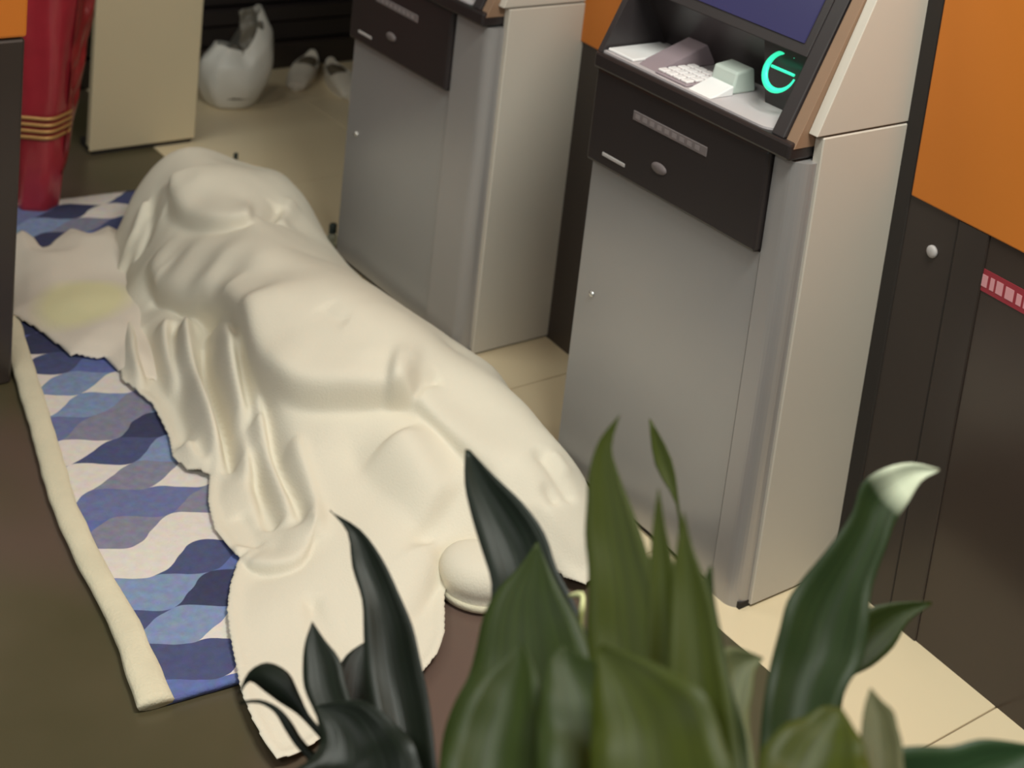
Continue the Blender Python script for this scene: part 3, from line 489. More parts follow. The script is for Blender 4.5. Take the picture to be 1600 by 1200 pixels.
# round lock on the dark fascia
bm = lathe_bm([(0.001, 0), (0.011, 0), (0.011, 0.004), (0.008, 0.007), (0.001, 0.007)], 24)
lk = finish('round_lock', bm, M_white_lab, wb, True)
lk.rotation_euler = (math.pi / 2, 0, 0)
lk.location = (-0.211, 0.0, 0.680)

wr = box('wall_alcove', (-3.36, 2.18, 0.0), (-3.26, 4.2, 2.75), M_darkwall)
tag(wr, kind='structure')
we = empty('wall_end', (-4.56, 0, 0))
tag(we, kind='structure')
box('skirting', (-0.10, 0.0, 0.0), (0.03, 4.2, 0.088), M_darkwall, we, 0.004, 1)
box('ledge', (-0.10, 0.0, 0.094), (0.005, 4.2, 0.16), M_black, we, 0.004, 1)
box('ledge', (-0.10, 0.0, 0.166), (0.02, 4.2, 0.22), M_black, we, 0.004, 1)
box('dark_panel', (-0.10, 0.0, 0.226), (-0.01, 4.2, 2.75), M_black, we, 0.004, 1)
box('wall_core', (-0.16, 0.0, 0.0), (-0.09, 4.2, 2.75), M_black, we)
wf = box('wall_far', (-4.6, 4.1, 0.0), (-3.2, 4.2, 2.75), M_darkwall)
tag(wf, kind='structure')
ce = box('ceiling', (-6.0, -3.0, 2.76), (2.5, 4.2, 2.82), M_ceiling)
tag(ce, kind='structure')


# ------------------------------------------------------------------ cash machines
def cash_machine(loc, W, DW, PW, D, zb, zt, label, keypad_parts=True):
    """W overall width, DW door width, PW post right edge, D depth, zb fascia bottom, zt post top"""
    r = empty('cash_machine', loc)
    tag(r, label, 'cash machine', 'cash machines standing in a row')
    zs = zt + 0.048          # seam on the side
    # door
    box('front_door', (0.0, 0.004, 0.012), (DW, 0.05, zb), M_silver, r, 0.002, 1)
    box('plinth', (0.006, 0.012, 0.0), (W - 0.006, D, 0.012), M_gap, r)
    box('cabinet_core', (0.0, 0.05, 0.012), (W - 0.022, D, zt), M_darkwall, r)
    # corner post with a rounded outer corner
    poly = [(DW + 0.003, 0.0), (PW - 0.03, 0.0)]
    for k in range(0, 9):
        a = -math.pi / 2 + k / 8 * math.pi / 2
        poly.append((PW - 0.03 + 0.03 * math.cos(a), 0.03 + 0.03 * math.sin(a)))
    poly += [(PW, 0.052), (DW + 0.003, 0.052)]
    p = prism('corner_post', poly, 2, 0.0, zt, M_post, r)
    # cream side panels, lower and upper, with a shadow seam
    box('side_panel', (W - 0.02, 0.034, 0.004), (W, D, zs - 0.002), M_cream, r, 0.002, 1)
    s = 0.107 / 0.226
    ty = 0.012 + s * (1.42 - zs)
    prism('upper_side_panel', [(0.016, zs + 0.002), (D, zs + 0.002), (D, 1.42), (min(ty, D - 0.01), 1.42)], 0,
          W - 0.02, W, M_cream, r, 0.0015)
    # black fascia under the desk
    zl = zt + 0.035          # desk level
    box('fascia', (-0.002, -0.012, zb), (DW, 0.05, zt + 0.004), M_black, r, 0.006, 2)
    f = box('desk_lip', (-0.004, -0.020, zt + 0.004), (W - 0.022, 0.05, zl), M_black, r, 0.005, 2)
    # slots and prints on the fascia
    k = DW / 0.465
    bm = bmesh.new()
    add_box(bm, (0.118 * k, -0.0135, zb + 0.120), (0.320 * k, -0.008, zb + 0.138), 0.001, 1)
    finish('slot_label', bm, M_grey_lab, r)
    for q in range(9):
        xa = (0.126 + q * 0.0205) * k
        box('print_mark', (xa, -0.0142, zb + 0.125), (xa + 0.012 * k, -0.0134, zb + 0.1335), M_grey_mark, r)
    box('status_print', (0.045 * k, -0.0135, zb + 0.023), (0.112 * k, -0.008, zb + 0.030), M_white_lab, r, 0.001, 1)
    bm = lathe_bm([(0.001, 0), (0.021, 0), (0.019, 0.003), (0.001, 0.003)], 20, sy=0.5)
    o = finish('oval_sensor', bm, M_grey_lab, r, True)
    o.rotation_euler = (math.pi / 2, 0, 0)
    o.location = (0.205 * k, -0.0115, zb + 0.056)
    # lock on door
    bm = lathe_bm([(0.001, 0), (0.007, 0), (0.007, 0.003), (0.004, 0.006), (0.001, 0.006)], 16)
    o = finish('door_lock', bm, M_chrome, r, True)
    o.rotation_euler = (math.pi / 2, 0, 0)
    o.location = (0.047, 0.005, 0.385 * zb / 0.648)
    # head: left cheek, right cheek, back, screen block; all follow the sloping front
    y0 = -0.014

    def sl(z):
        return y0 + s * (z - zl)
    top = 1.42
    TL, TR = 0.010, W - 0.077
    prism('left_cheek', [(y0, zl), (D, zl), (D, top), (sl(top), top)], 0, -0.004, TL, M_bezel, r, 0.001)
    prism('right_cheek', [(y0, zl), (D, zl), (D, top), (sl(top), top)], 0, TR + 0.002, W - 0.045, M_bezel, r, 0.003)
    prism('bezel_trim', [(y0 + 0.002, zl - 0.01), (0.06, zl - 0.01), (sl(top) + 0.06, top), (sl(top) + 0.002, top)],
          0, W - 0.0445, W - 0.0205, M_strip, r, 0.001)
    zsb = zl + 0.125         # bottom of the screen block
    prism('head_top', [(sl(zsb), zsb), (D, zsb), (D, top), (sl(top), top)], 0, TL, TR + 0.002, M_bezel, r, 0.002)
    yb = 0.15
    prism('niche_back', [(yb, zl), (D, zl), (D, zsb), (sl(zsb) + 0.02, zsb)], 0, TL, TR + 0.002, M_black, r)
    # screen lies in the sloping face
    t = 0.003
    za, zc = zl + 0.145, zl + 0.42
    prism('screen', [(sl(za) - t, za), (sl(za) + 0.01, za), (sl(zc) + 0.01, zc), (sl(zc) - t, zc)], 0,
          0.075, TR - 0.015, M_screen, r)
    # tray with rounded corner
    rr = 0.03
    poly = [(TL, y0 + 0.004), (TR - rr, y0 + 0.004)]
    for q in range(0, 7):
        a = -math.pi / 2 + q / 6 * math.pi / 2
        poly.append((TR - rr + rr * math.cos(a), y0 + 0.004 + rr + rr * math.sin(a)))
    poly += [(TR, yb + 0.02), (TL, yb + 0.02)]
    prism('tray', poly, 2, zl - 0.004, zl + 0.004, M_tray, r)
    if keypad_parts:
        bz = zl + 0.004
        box('receipt_plate', (0.014, -0.004, bz), (0.088, 0.125, bz + 0.006), M_white_pl, r, 0.002, 1)
        prism('reader_housing', [(0.0, bz), (0.145, bz), (0.145, bz + 0.05), (0.02, bz + 0.008)], 0, 0.096, 0.150,
              M_block, r, 0.003)
        kp = box('keypad', (0.150, -0.004, bz), (0.236, 0.094, bz + 0.005), M_block, r, 0.002, 1)
        for i in range(4):
            for j in range(4):
                box('key', (0.153 + i * 0.0207, 0.0 + j * 0.0232, bz + 0.005),
                    (0.153 + i * 0.0207 + 0.0172, 0.0 + j * 0.0232 + 0.0185, bz + 0.010), M_key, kp, 0.0015, 1)
        cup = prism('card_slot', [(0.05, bz), (0.11, bz), (0.10, bz + 0.045), (0.058, bz + 0.040)], 0, 0.236, 0.296,
                    M_pale_cup, r, 0.004)
        prism('slot_ramp', [(-0.004, bz), (0.05, bz), (0.05, bz + 0.018)], 0, 0.240, 0.300, M_white_pl, r, 0.002)
        # glowing ring of the contactless reader: thick at the left and bottom, thin at the top
        bm = bmesh.new()
        n, R0 = 40, 0.034
        prev = None
        for i in range(n + 1):
            a = math.radians(62 + 292 * i / n)
            th = 0.0020 + 0.0046 * math.sin(math.pi * i / n) ** 1.3
            c = Vector((R0 * math.cos(a), R0 * math.sin(a), 0))
            d = Vector((math.cos(a), math.sin(a), 0))
            ring = [bm.verts.new(c + d * th * math.cos(w) + Vector((0, 0, th * 0.6 * math.sin(w))))
                    for w in [math.pi / 4 * k_ for k_ in range(8)]]
            if prev:
                for k_ in range(8):
                    bm.faces.new((prev[k_], prev[(k_ + 1) % 8], ring[(k_ + 1) % 8], ring[k_]))
            prev = ring
        add_box(bm, (-0.024, 0.000, -0.003), (0.030, 0.005, 0.003), 0.001, 1)
        g = finish('light_ring', bm, M_green_em, r, True)
        g.location = (0.402, 0.052, bz + 0.078)
        g.rotation_euler = (math.radians(66), 0, 0)
        hb = prism('reader_boss', [(0.085, bz), (0.155, bz), (0.155, zsb), (0.060, zsb)], 0, 0.345, TR + 0.001, M_black, r)
    box('head_back', (-0.004, D, zl), (W, D + 0.01, top), M_bezel, r)
    box('lintel', (-0.004, sl(top) - 0.004, top), (W, D + 0.01, top + 0.03), M_cream, r, 0.004, 1)
    return r


cash_machine((-2.145, 1.845, 0), 0.535, 0.462, 0.528, 0.25, 0.648, 0.828,
             'grey and cream cash machine with a glowing green ring, beside the large orange wall panel')
cash_machine((-3.150, 1.905, 0), 0.573, 0.425, 0.560, 0.250, 0.582, 0.765,
             'grey cash machine behind the blanket, cut off above its black fascia by the photo edge')

# red sticker on the right wall panel
st = empty('sticker', (-1.3, 2.07, 0))
st.rotation_euler = (0, 0, ANG)
tag(st, 'long red sticker with pale pink print on the dark wall below the orange panel', 'sticker')
box('backing', (-0.150, -0.0012, 0.660), (0.085, 0.0002, 0.698), M_label_red, st)
xq = -0.138
for wd in (0.016, 0.012, 0.018, 0.010, 0.016, 0.020, 0.012, 0.016, 0.014, 0.018):
    box('print_mark', (xq, -0.0018, 0.6685), (xq + wd * 0.85, -0.0012, 0.690 - 0.003 * random.random()), M_pink, st)
    xq += wd + 0.003

# ------------------------------------------------------------------ black kiosk at the left edge
kq = empty('kiosk', (-2.89, 1.018, 0))
tag(kq, 'black kiosk with orange upper panel at the left edge, standing beside the blue mat', 'kiosk')
box('cabinet', (-0.42, -0.42, 0.0), (0, 0, 0.733), M_darkwall, kq, 0.006, 2)
box('orange_panel', (-0.42, -0.42, 0.736), (0.002, 0.002, 1.5), M_orange, kq, 0.006, 2)

# ------------------------------------------------------------------ cream partition board
cb = empty('partition_board', (-4.0, 1.6, 0))
tag(cb, 'tall plain cream board standing between the red bag and the white plastic bag', 'board')
box('front_sheet', (-0.008, 0.0, 0.012), (0.0, 0.315, 1.3), M_cream2, cb, 0.003, 1)
box('core_board', (-0.035, 0.003, 0.02), (-0.008, 0.312, 1.297), M_cream2, cb, 0.003, 1)
box('foot', (-0.10, 0.012, 0.0), (-0.006, 0.305, 0.02), M_gap, cb)

# ------------------------------------------------------------------ red bag
rb = empty('red_bag', (-3.70, 1.365, 0))
tag(rb, 'tall glossy red bag with gold bands, standing between the black kiosk and the cream board', 'bag')
seg = 40
bm = bmesh.new()
rings = []
for i in range(26):
    t_ = i / 25
    z = 0.62 * t_
    rx = 0.050 + 0.030 * t_ ** 0.8
    ring = []
    for k in range(seg):
        a = 2 * math.pi * k / seg
        q = noise.noise(Vector((math.cos(a) * 1.6, math.sin(a) * 1.6, z * 6))) * 0.008 * (0.3 + t_)
        ex = 1 + 0.12 * math.cos(4 * a)
        ring.append(bm.verts.new(((rx * 0.75 + q) * ex * math.cos(a), (rx + q) * math.sin(a), z)))
    rings.append(ring)
for a_, b_ in zip(rings, rings[1:]):
    for k in range(seg):
        bm.faces.new((a_[k], a_[(k + 1) % seg], b_[(k + 1) % seg], b_[k]))
bm.faces.new(rings[0][::-1])
bm.faces.new(rings[-1])
body = finish('bag_body', bm, M_red, rb, True)
body.location = (0, -0.012, 0)
for zb_ in (0.215, 0.232, 0.249, 0.266):
    t_ = zb_ / 0.62
    rx = 0.052 + 0.030 * t_ ** 0.8
    bm = bmesh.new()
    loop = [(rx * 0.75 * (1 + 0.12 * math.cos(4 * a)) + 0.004, a) for a in [2 * math.pi * k / 40 for k in range(40)]]
    vs = []
    for dz, off in ((-0.0045, 0), (-0.003, 0.003), (0.003, 0.003), (0.0045, 0)):
        vs.append([bm.verts.new(((rx * 0.75 + 0.004 + off) * (1 + 0.12 * math.cos(4 * a)) * math.cos(a),
                                 (rx + 0.004 + off) * math.sin(a), zb_ + dz)) for _, a in loop])
    for a_, b_ in zip(vs, vs[1:]):
        for k in range(40):
            bm.faces.new((a_[k], a_[(k + 1) % 40], b_[(k + 1) % 40], b_[k]))
    o = finish('gold_band', bm, M_gold, rb, True)
    o.location = (0, -0.012, 0)
# crumpled film along its right side
bm = bmesh.new()
g = []
for i in range(30):
    t_ = i / 29
    row = []
    for j in range(9):
        s_ = j / 8
        z = 0.10 + 0.52 * t_
        wdt = 0.075 * (0.35 + 0.65 * t_)
        q = noise.noise(Vector((s_ * 3, t_ * 7, 2.2))) * 0.022
        row.append(bm.verts.new((0.03 - 0.05 * s_ + q, 0.035 + 0.02 * t_ + wdt * s_, z + q)))
    g.append(row)
for i in range(29):
    for j in range(8):
        bm.faces.new((g[i][j], g[i][j + 1], g[i + 1][j + 1], g[i + 1][j]))
o = finish('crumpled_film', bm, M_redfilm, rb, True)
so = o.modifiers.new('thick', 'SOLIDIFY')
so.thickness = 0.002
box('grey_lining', (-0.045, -0.06, 0.615), (0.045, 0.05, 0.66), M_bag_in, rb, 0.015, 2)

# ------------------------------------------------------------------ white plastic bag
pb = empty('plastic_bag', (-4.27, 2.165, 0))
tag(pb, 'knotted white plastic bag on the beige floor, right of the tall cream board', 'bag')
bm = bmesh.new()
seg = 44
rings = []
# axis u points along camera-left/right of the bag (world y mostly)
for i in range(26):
    t_ = i / 25
    ring = []
    for k in range(seg):
        a = 2 * math.pi * k / seg
        side = math.sin(a)                       # +1 towards +y (right), -1 left
        hgt = 0.185 + 0.135 * max(0, side) ** 1.2 + 0.02 * max(0, -side)
        z = hgt * t_
        prof = (math.sin(math.pi * min(1, (t_ * 0.62 + 0.16)))) ** 0.6
        rr_ = 0.118 * prof
        if t_ > 0.75:
            rr_ *= 1 - 0.25 * (t_ - 0.75) / 0.25
        q = noise.noise(Vector((math.cos(a) * 2, math.sin(a) * 2, z * 9))) * 0.014 * (0.3 + t_)
        ring.append(bm.verts.new(((rr_ + q) * 0.8 * math.cos(a), (rr_ + q) * math.sin(a), max(0.002, z))))
    rings.append(ring)
for a_, b_ in zip(rings, rings[1:]):
    for k in range(seg):
        bm.faces.new((a_[k], a_[(k + 1) % seg], b_[(k + 1) % seg], b_[k]))
bm.faces.new(rings[0][::-1])
o = finish('bag_body', bm, M_bag, pb, True)
bm = lathe_bm([(0.02, 0.0), (0.085, 0.02), (0.08, 0.10), (0.05, 0.15), (0.01, 0.17)], 28)
o = finish('bag_contents', bm, M_bag_in, pb, True)
o.location = (0, 0, 0.02)
bm = bmesh.new()
g = []
for i in range(16):
    t_ = i / 15
    row = []
    for j in range(8):
        s_ = j / 7
        q = noise.noise(Vector((s_ * 3, t_ * 4, 7))) * 0.02
        row.append(bm.verts.new((0.055 + q - 0.03 * t_, -0.005 + 0.075 * s_ - 0.01 * t_, 0.17 + 0.15 * t_ - 0.02 * abs(s_ - .5) + q)))
    g.append(row)
for i in range(15):
    for j in range(7):
        bm.faces.new((g[i][j], g[i][j + 1], g[i + 1][j + 1], g[i + 1][j]))
o = finish('handle_flap', bm, M_bag_in, pb, True)
so = o.modifiers.new('thick', 'SOLIDIFY')
so.thickness = 0.002


# ------------------------------------------------------------------ pair of pale shoes
def shoe(loc, rz, label):
    r = empty('shoe', loc)
    r.rotation_euler = (0, 0, rz)
    tag(r, label, 'shoe', 'pale shoes on the floor by the dark wall')
    # toe towards -y, length 0.26
    bm = bmesh.new()
    NS, NR = 22, 20
    rings = []
    for i in range(NS):
        t_ = i / (NS - 1)
        y = 0.26 * t_
        w = 0.046 * (math.sin(math.pi * min(1.0, 0.10 + t_ * 0.86)) ** 0.45) * (1.06 - 0.22 * t_)
        h = 0.040 + 0.040 * min(1, t_ * 1.8) ** 1.3
        if t_ < 0.12:
            h *= 0.55 + 0.45 * (t_ / 0.12)
        ring = []
        for k in range(NR):
            a = 2 * math.pi * k / NR
            cz = h * 0.5 + h * 0.5 * math.sin(a)
            cx = w * math.copysign(abs(math.cos(a)) ** 0.7, math.cos(a))
            if t_ > 0.42 and math.sin(a) > 0.3:        # opening: sink the top inward
                cz -= (math.sin(a) - 0.3) * 0.075 * min(1, (t_ - 0.42) / 0.1) * min(1, (1 - t_) / 0.12)
            ring.append(bm.verts.new((cx, y, max(0.006, cz))))
        rings.append(ring)
    for a_, b_ in zip(rings, rings[1:]):
        for k in range(NR):
            bm.faces.new((a_[k], a_[(k + 1) % NR], b_[(k + 1) % NR], b_[k]))
    bm.faces.new(rings[0][::-1])
    bm.faces.new(rings[-1])
    up = finish('upper', bm, M_shoe, r, True)
    smoothmesh(up)
    bm = bmesh.new()
    add = [(0.040 * math.cos(a) * (1 - 0.1 * math.sin(a)), 0.13 + 0.136 * math.sin(a)) for a in
           [2 * math.pi * k / 28 for k in range(28)]]
    prism('sole', add, 2, 0.0, 0.014, M_shoe, r, 0.003)
    bm = lathe_bm([(0.001, 0), (0.031, 0.0), (0.029, 0.004), (0.001, 0.005)], 24, sy=1.9)
    o = finish('insole', bm, M_shoe_in, r, True)
    o.location = (0, 0.178, 0.046)
    return r


shoe((-4.31, 2.405, 0), math.radians(50), 'upright pale shoe on the floor, right next to the white plastic bag')
shoe((-4.165, 2.535, 0), math.radians(78), 'pale shoe partly hidden behind the far cash machine, toe turned aside')


# ------------------------------------------------------------------ small bottles
def bottle(loc, s, label, lying=False):
    r = empty('bottle', loc)
    tag(r, label, 'bottle')
    bm = lathe_bm([(0.010, 0), (0.017, 0.003), (0.018, 0.04), (0.015, 0.052), (0.009, 0.058), (0.009, 0.064)], 24)
    finish('bottle_body', bm, M_glass, r, True)
    bm = lathe_bm([(0.012, 0.058), (0.0125, 0.060), (0.0125, 0.088), (0.011, 0.09), (0.003, 0.09)], 24)
    finish('cap', bm, M_cap, r, True)
    r.scale = (s, s, s)
    return r


bottle((-3.20, 1.925, 0), 0.75, 'small clear bottle with dark cap, beside the far cash machine and the blanket')
bottle((-3.775, 1.935, 0), 0.5, 'tiny dark-capped bottle mostly hidden behind the top of the blanket')

# ------------------------------------------------------------------ mat (blue petal print)
mt = empty('floor_mat', (-2.7, 1.3, 0))
tag(mt, 'long blue and cream petal-print mat lying on the dark floor beneath the blanket', 'mat')
off = Vector((2.7, -1.3, 0))
edge = [Vector((-3.75, 1.18, 0)), Vector((-3.45, 1.12, 0)), Vector((-3.2, 1.085, 0))] + [Vector((x, y, 0)) for x, y in MATL]


def curve_pts(pts, n):
    L_ = [0]
    for a, b in zip(pts, pts[1:]):
        L_.append(L_[-1] + (b - a).length)
    out = []
    for i in range(n):
        d = L_[-1] * i / (n - 1)
        for k in range(len(pts) - 1):
            if d <= L_[k + 1] + 1e-9:
                f = (d - L_[k]) / (L_[k + 1] - L_[k])
                out.append(pts[k].lerp(pts[k + 1], f))
                break
    for _ in range(4):
        out = [out[0]] + [(out[i - 1] + out[i] * 2 + out[i + 1]) / 4 for i in range(1, n - 1)] + [out[-1]]
    return out


NL = 150
left = curve_pts(edge, NL)
nb = []
for i in range(NL):
    d = left[min(i + 1, NL - 1)] - left[max(i - 1, 0)]
    nb.append(Vector((-d.y, d.x, 0)).normalized())
# far side line (hidden under the blanket)
right = [Vector((-3.70 + (1.87) * i / (NL - 1), 1.62 - 0.28 * i / (NL - 1), 0)) for i in range(NL)]


def sheet(name, m, fa, fb, z, th, cols, parent, wav=0.0):
    bm = bmesh.new()
    top = []
    for i in range(NL):
        row = []
        for j in range(cols + 1):
            s_ = j / cols
            p = fa(i).lerp(fb(i), s_) + off
            zz = z + wav * noise.noise(Vector((p.x * 5, p.y * 5, 1))) + 0.0012 * noise.noise(p * 40)
            row.append(bm.verts.new((p.x, p.y, zz)))
        top.append(row)
    for i in range(NL - 1):
        for j in range(cols):
            bm.faces.new((top[i][j], top[i + 1][j], top[i + 1][j + 1], top[i][j + 1]))
    bmesh.ops.recalc_face_normals(bm, faces=bm.faces)
    if sum(f.normal.z for f in bm.faces) < 0:
        bmesh.ops.reverse_faces(bm, faces=bm.faces)
    me = bpy.data.meshes.new(name)
    bm.to_mesh(me)
    bm.free()
    o = link(name, me, m, parent, True)
    so = o.modifiers.new('thick', 'SOLIDIFY')
    so.thickness = th
    so.offset = -1
    return o


BW = 0.042
sheet('printed_face', M_petal, lambda i: left[i] + nb[i] * (BW - 0.004), lambda i: right[i], 0.0125, 0.010, 44, mt, 0.002)
# plump cream border: a flattened roll along the near long side
bm = bmesh.new()
prev = None
for i in range(NL):
    c = left[i] + nb[i] * BW * 0.5 + off
    w = BW * 0.53 * (1 + 0.10 * noise.noise(Vector((i * 0.22, 0, 0))))
    if i > NL - 22:
        w *= 1 + 0.012 * (i - NL + 22)
    ring = []
    for k in range(12):
        a = 2 * math.pi * k / 12
        hgt = 0.0095 + 0.0095 * math.copysign(abs(math.sin(a)) ** 0.8, math.sin(a))
        ring.append(bm.verts.new(c + nb[i] * (w * math.cos(a)) + Vector((0, 0, hgt + 0.0012 * (1 + noise.noise(Vector((i * 0.5, k, 3))))))))
    if prev:
        for k in range(12):
            bm.faces.new((prev[k], prev[(k + 1) % 12], ring[(k + 1) % 12], ring[k]))
    else:
        bm.faces.new(ring[::-1])
    prev = ring
bm.faces.new(prev)
bo = finish('cream_border', bm, M_matedge, mt, True)


# ------------------------------------------------------------------ draped cloths
def inside(poly, X, Y):
    r = np.zeros(X.shape, bool)
    n = len(poly)
    for i in range(n):
        x1, y1 = poly[i]
        x2, y2 = poly[(i + 1) % n]
        c = ((y1 > Y) != (y2 > Y)) & (X < (x2 - x1) * (Y - y1) / (y2 - y1 + 1e-12) + x1)
        r ^= c
    return r


def seg_dist(X, Y, a, b):
    ax, ay = a
    dx, dy = b[0] - ax, b[1] - ay
    L2 = dx * dx + dy * dy + 1e-12
    t = np.clip(((X - ax) * dx + (Y - ay) * dy) / L2, 0, 1)
    return np.hypot(X - ax - t * dx, Y - ay - t * dy), t, (ax + t * dx, ay + t * dy)


def poly_dist(poly, X, Y):
    best = np.full(X.shape, 9.0)
    bx = np.zeros(X.shape)
    by = np.zeros(X.shape)
    n = len(poly)
    for i in range(n):
        d, t, (cx, cy) = seg_dist(X, Y, poly[i], poly[(i + 1) % n])
        m = d < best
        best[m], bx[m], by[m] = d[m], cx[m], cy[m]
    return best, bx, by


def tps(c, lam):
    c = np.array(c)
    n = len(c)
    X = c[:, :2]
    d = np.linalg.norm(X[:, None] - X[None], axis=2)
    K = d ** 2 * np.log(d + 1e-9) + np.eye(n) * lam
    Pm = np.c_[np.ones(n), X]
    A = np.block([[K, Pm], [Pm.T, np.zeros((3, 3))]])
    w = np.linalg.solve(A, np.r_[c[:, 2], 0, 0, 0])

    def f(Q):
        out = np.zeros(len(Q))
        for s in range(0, len(Q), 8000):
            q = Q[s:s + 8000]
            dd = np.linalg.norm(q[:, None] - X[None], axis=2)
            out[s:s + 8000] = (dd ** 2 * np.log(dd + 1e-9)) @ w[:n] + np.c_[np.ones(len(q)), q] @ w[n:]
        return out
    return f


def cloth(name, poly, height, m, step, zmin, th, parent=None, shift=None, smooth=2):
    P_ = np.array(poly)
    x = np.arange(P_[:, 0].min() - step, P_[:, 0].max() + 2 * step, step)
    y = np.arange(P_[:, 1].min() - step, P_[:, 1].max() + 2 * step, step)
    X, Y = np.meshgrid(x, y, indexing='ij')
    ins = inside(poly, X, Y)
    d, bx, by = poly_dist(poly, X, Y)
    keepv = ins | (d < step * 0.75)
    out = keepv & ~ins
    near = ins & (d < step * 0.4)
    mv = out | near
    X2, Y2 = X.copy(), Y.copy()
    X2[mv], Y2[mv] = bx[mv], by[mv]
    Z = height(X2.ravel(), Y2.ravel()).reshape(X.shape)
    dd = np.where(ins, d, 0)
    Z = zmin + (np.maximum(Z, zmin) - zmin) * np.clip(dd / 0.035, 0.0, 1) ** 0.5
    # rolled-over hem
    Z += 0.006 * np.exp(-((dd - 0.008) / 0.008) ** 2)
    if shift:
        DX, DY = shift(X2.ravel(), Y2.ravel())
        fade = np.clip(dd / 0.03, 0, 1)
        X2 = X2 + DX.reshape(X.shape) * fade
        Y2 = Y2 + DY.reshape(X.shape) * fade
    idx = -np.ones(X.shape, int)
    verts = []
    faces = []
    I, J = X.shape
    for i in range(I - 1):
        for j in range(J - 1):
            if keepv[i, j] and keepv[i + 1, j] and keepv[i, j + 1] and keepv[i + 1, j + 1]:
                q = []
                for a, b in ((i, j), (i + 1, j), (i + 1, j + 1), (i, j + 1)):
                    if idx[a, b] < 0:
                        idx[a, b] = len(verts)
                        verts.append((X2[a, b], Y2[a, b], Z[a, b]))
                    q.append(idx[a, b])
                faces.append(q)
    me = bpy.data.meshes.new(name)
    me.from_pydata([tuple(map(float, v)) for v in verts], [], [list(map(int, f)) for f in faces])
    me.update()
    bm = bmesh.new()
    bm.from_mesh(me)
    bmesh.ops.remove_doubles(bm, verts=bm.verts, dist=0.0008)
    for _ in range(smooth):
        bmesh.ops.smooth_vert(bm, verts=bm.verts, factor=0.4, use_axis_x=True, use_axis_y=True, use_axis_z=True)
    bm.to_mesh(me)
    bm.free()
    o = link(name, me, m, parent, True)
    so = o.modifiers.new('thick', 'SOLIDIFY')
    so.thickness = th
    so.offset = -1
    return o


base_f = tps(CTRL, LAM)


def line_field(X, Y, pts):
    """distance to a polyline, place along it (0..1) and signed offset"""
    best = np.full(X.shape, 9.0)
    tt = np.zeros(X.shape)
    sg = np.ones(X.shape)
    nx = np.zeros(X.shape)
    ny = np.zeros(X.shape)
    n = len(pts) - 1
    for i in range(n):
        a, b = pts[i], pts[i + 1]
        L_ = math.hypot(b[0] - a[0], b[1] - a[1])
        d, t, _ = seg_dist(X, Y, a, b)
        cr_ = ((b[0] - a[0]) * (Y - a[1]) - (b[1] - a[1]) * (X - a[0])) / L_
        mk = d < best
        best[mk] = d[mk]
        tt[mk] = (i + t[mk]) / n
        sg[mk] = np.where(cr_[mk] >= 0, 1.0, -1.0)
        nx[mk] = -(b[1] - a[1]) / L_
        ny[mk] = (b[0] - a[0]) / L_
    return best, tt, best * sg, nx, ny


def smooth_line(pts, k=2):
    P2 = [np.array(p) for p in pts]
    for _ in range(k):
        q = [P2[0]]
        for a, b in zip(P2, P2[1:]):
            q += [a * 0.75 + b * 0.25, a * 0.25 + b * 0.75]
        q.append(P2[-1])
        P2 = q
    return [tuple(p) for p in P2]


FOLDS = [(a, w, smooth_line(p)) for a, w, p in FOLDS]
STEPS = [(a, w, smooth_line(p)) for a, w, p in STEPS]


def ends(tt, f):
    tp = np.clip(np.minimum(tt, 1 - tt) / f, 0.0, 1.0)
    return tp * tp * (3 - 2 * tp)


def blanket_height(X, Y):
    Z = np.maximum(base_f(np.c_[X, Y]), 0.018)
    for amp, w, pts in FOLDS:
        best, tt, s_, _, _ = line_field(X, Y, pts)
        q = best / w
        prof = np.exp(-q ** 2) if amp > 0 else np.exp(-q ** 1.4)
        Z += amp * (0.15 + 0.85 * ends(tt, 0.25)) * prof
    for amp, w, pts in STEPS:          # one layer of cloth lapping over another
        best, tt, s_, _, _ = line_field(X, Y, pts)
        up = 1 / (1 + np.exp(-s_ / 0.0045))
        Z += amp * ends(tt, 0.12) * (up * np.exp(-(np.maximum(s_, 0) / w) ** 2)
                                     - 0.5 * (1 - up) * np.exp(-(best / 0.018) ** 1.5))
    wr_ = np.array([noise.noise(Vector((a * 7, b * 7, 0.3))) * 0.003 + noise.noise(Vector((a * 19, b * 19, 5.3))) * 0.0012
                    for a, b in zip(X, Y)])
    return np.maximum(Z + wr_, 0.02)


def blanket_shift(X, Y):
    DX, DY = np.zeros(X.shape), np.zeros(X.shape)
    for amp, w, pts in STEPS:          # the upper layer bulges out over the lower one
        best, tt, s_, nx, ny = line_field(X, Y, pts)
        k = 0.6 * amp * ends(tt, 0.12) * np.exp(-((s_ - 0.010) / 0.014) ** 2)
        DX -= nx * k
        DY -= ny * k
    return DX, DY


bl = cloth('blanket', HEM, blanket_height, M_blanket, 0.0042, 0.019, 0.003, shift=blanket_shift, smooth=5)
tag(bl, 'large cream fleece blanket draped in folds over a lying shape before the cash machines', 'blanket')

pil_c = np.array(PIL)
pc = pil_c.mean(axis=0)


def pillow_height(X, Y):
    d, _, _ = poly_dist(PIL, X, Y)
    z = 0.020 + 0.035 * np.clip(d / 0.09, 0, 1) ** 0.7
    z += np.array([noise.noise(Vector((a * 8, b * 8, 9))) * 0.010 for a, b in zip(X, Y)])
    return z


pi = cloth('folded_sheet', PIL, pillow_height, M_pillow, 0.009, 0.0165, 0.003)
tag(pi, 'cream cotton sheet bunched on the mat at the head end, with a yellow stain', 'sheet')
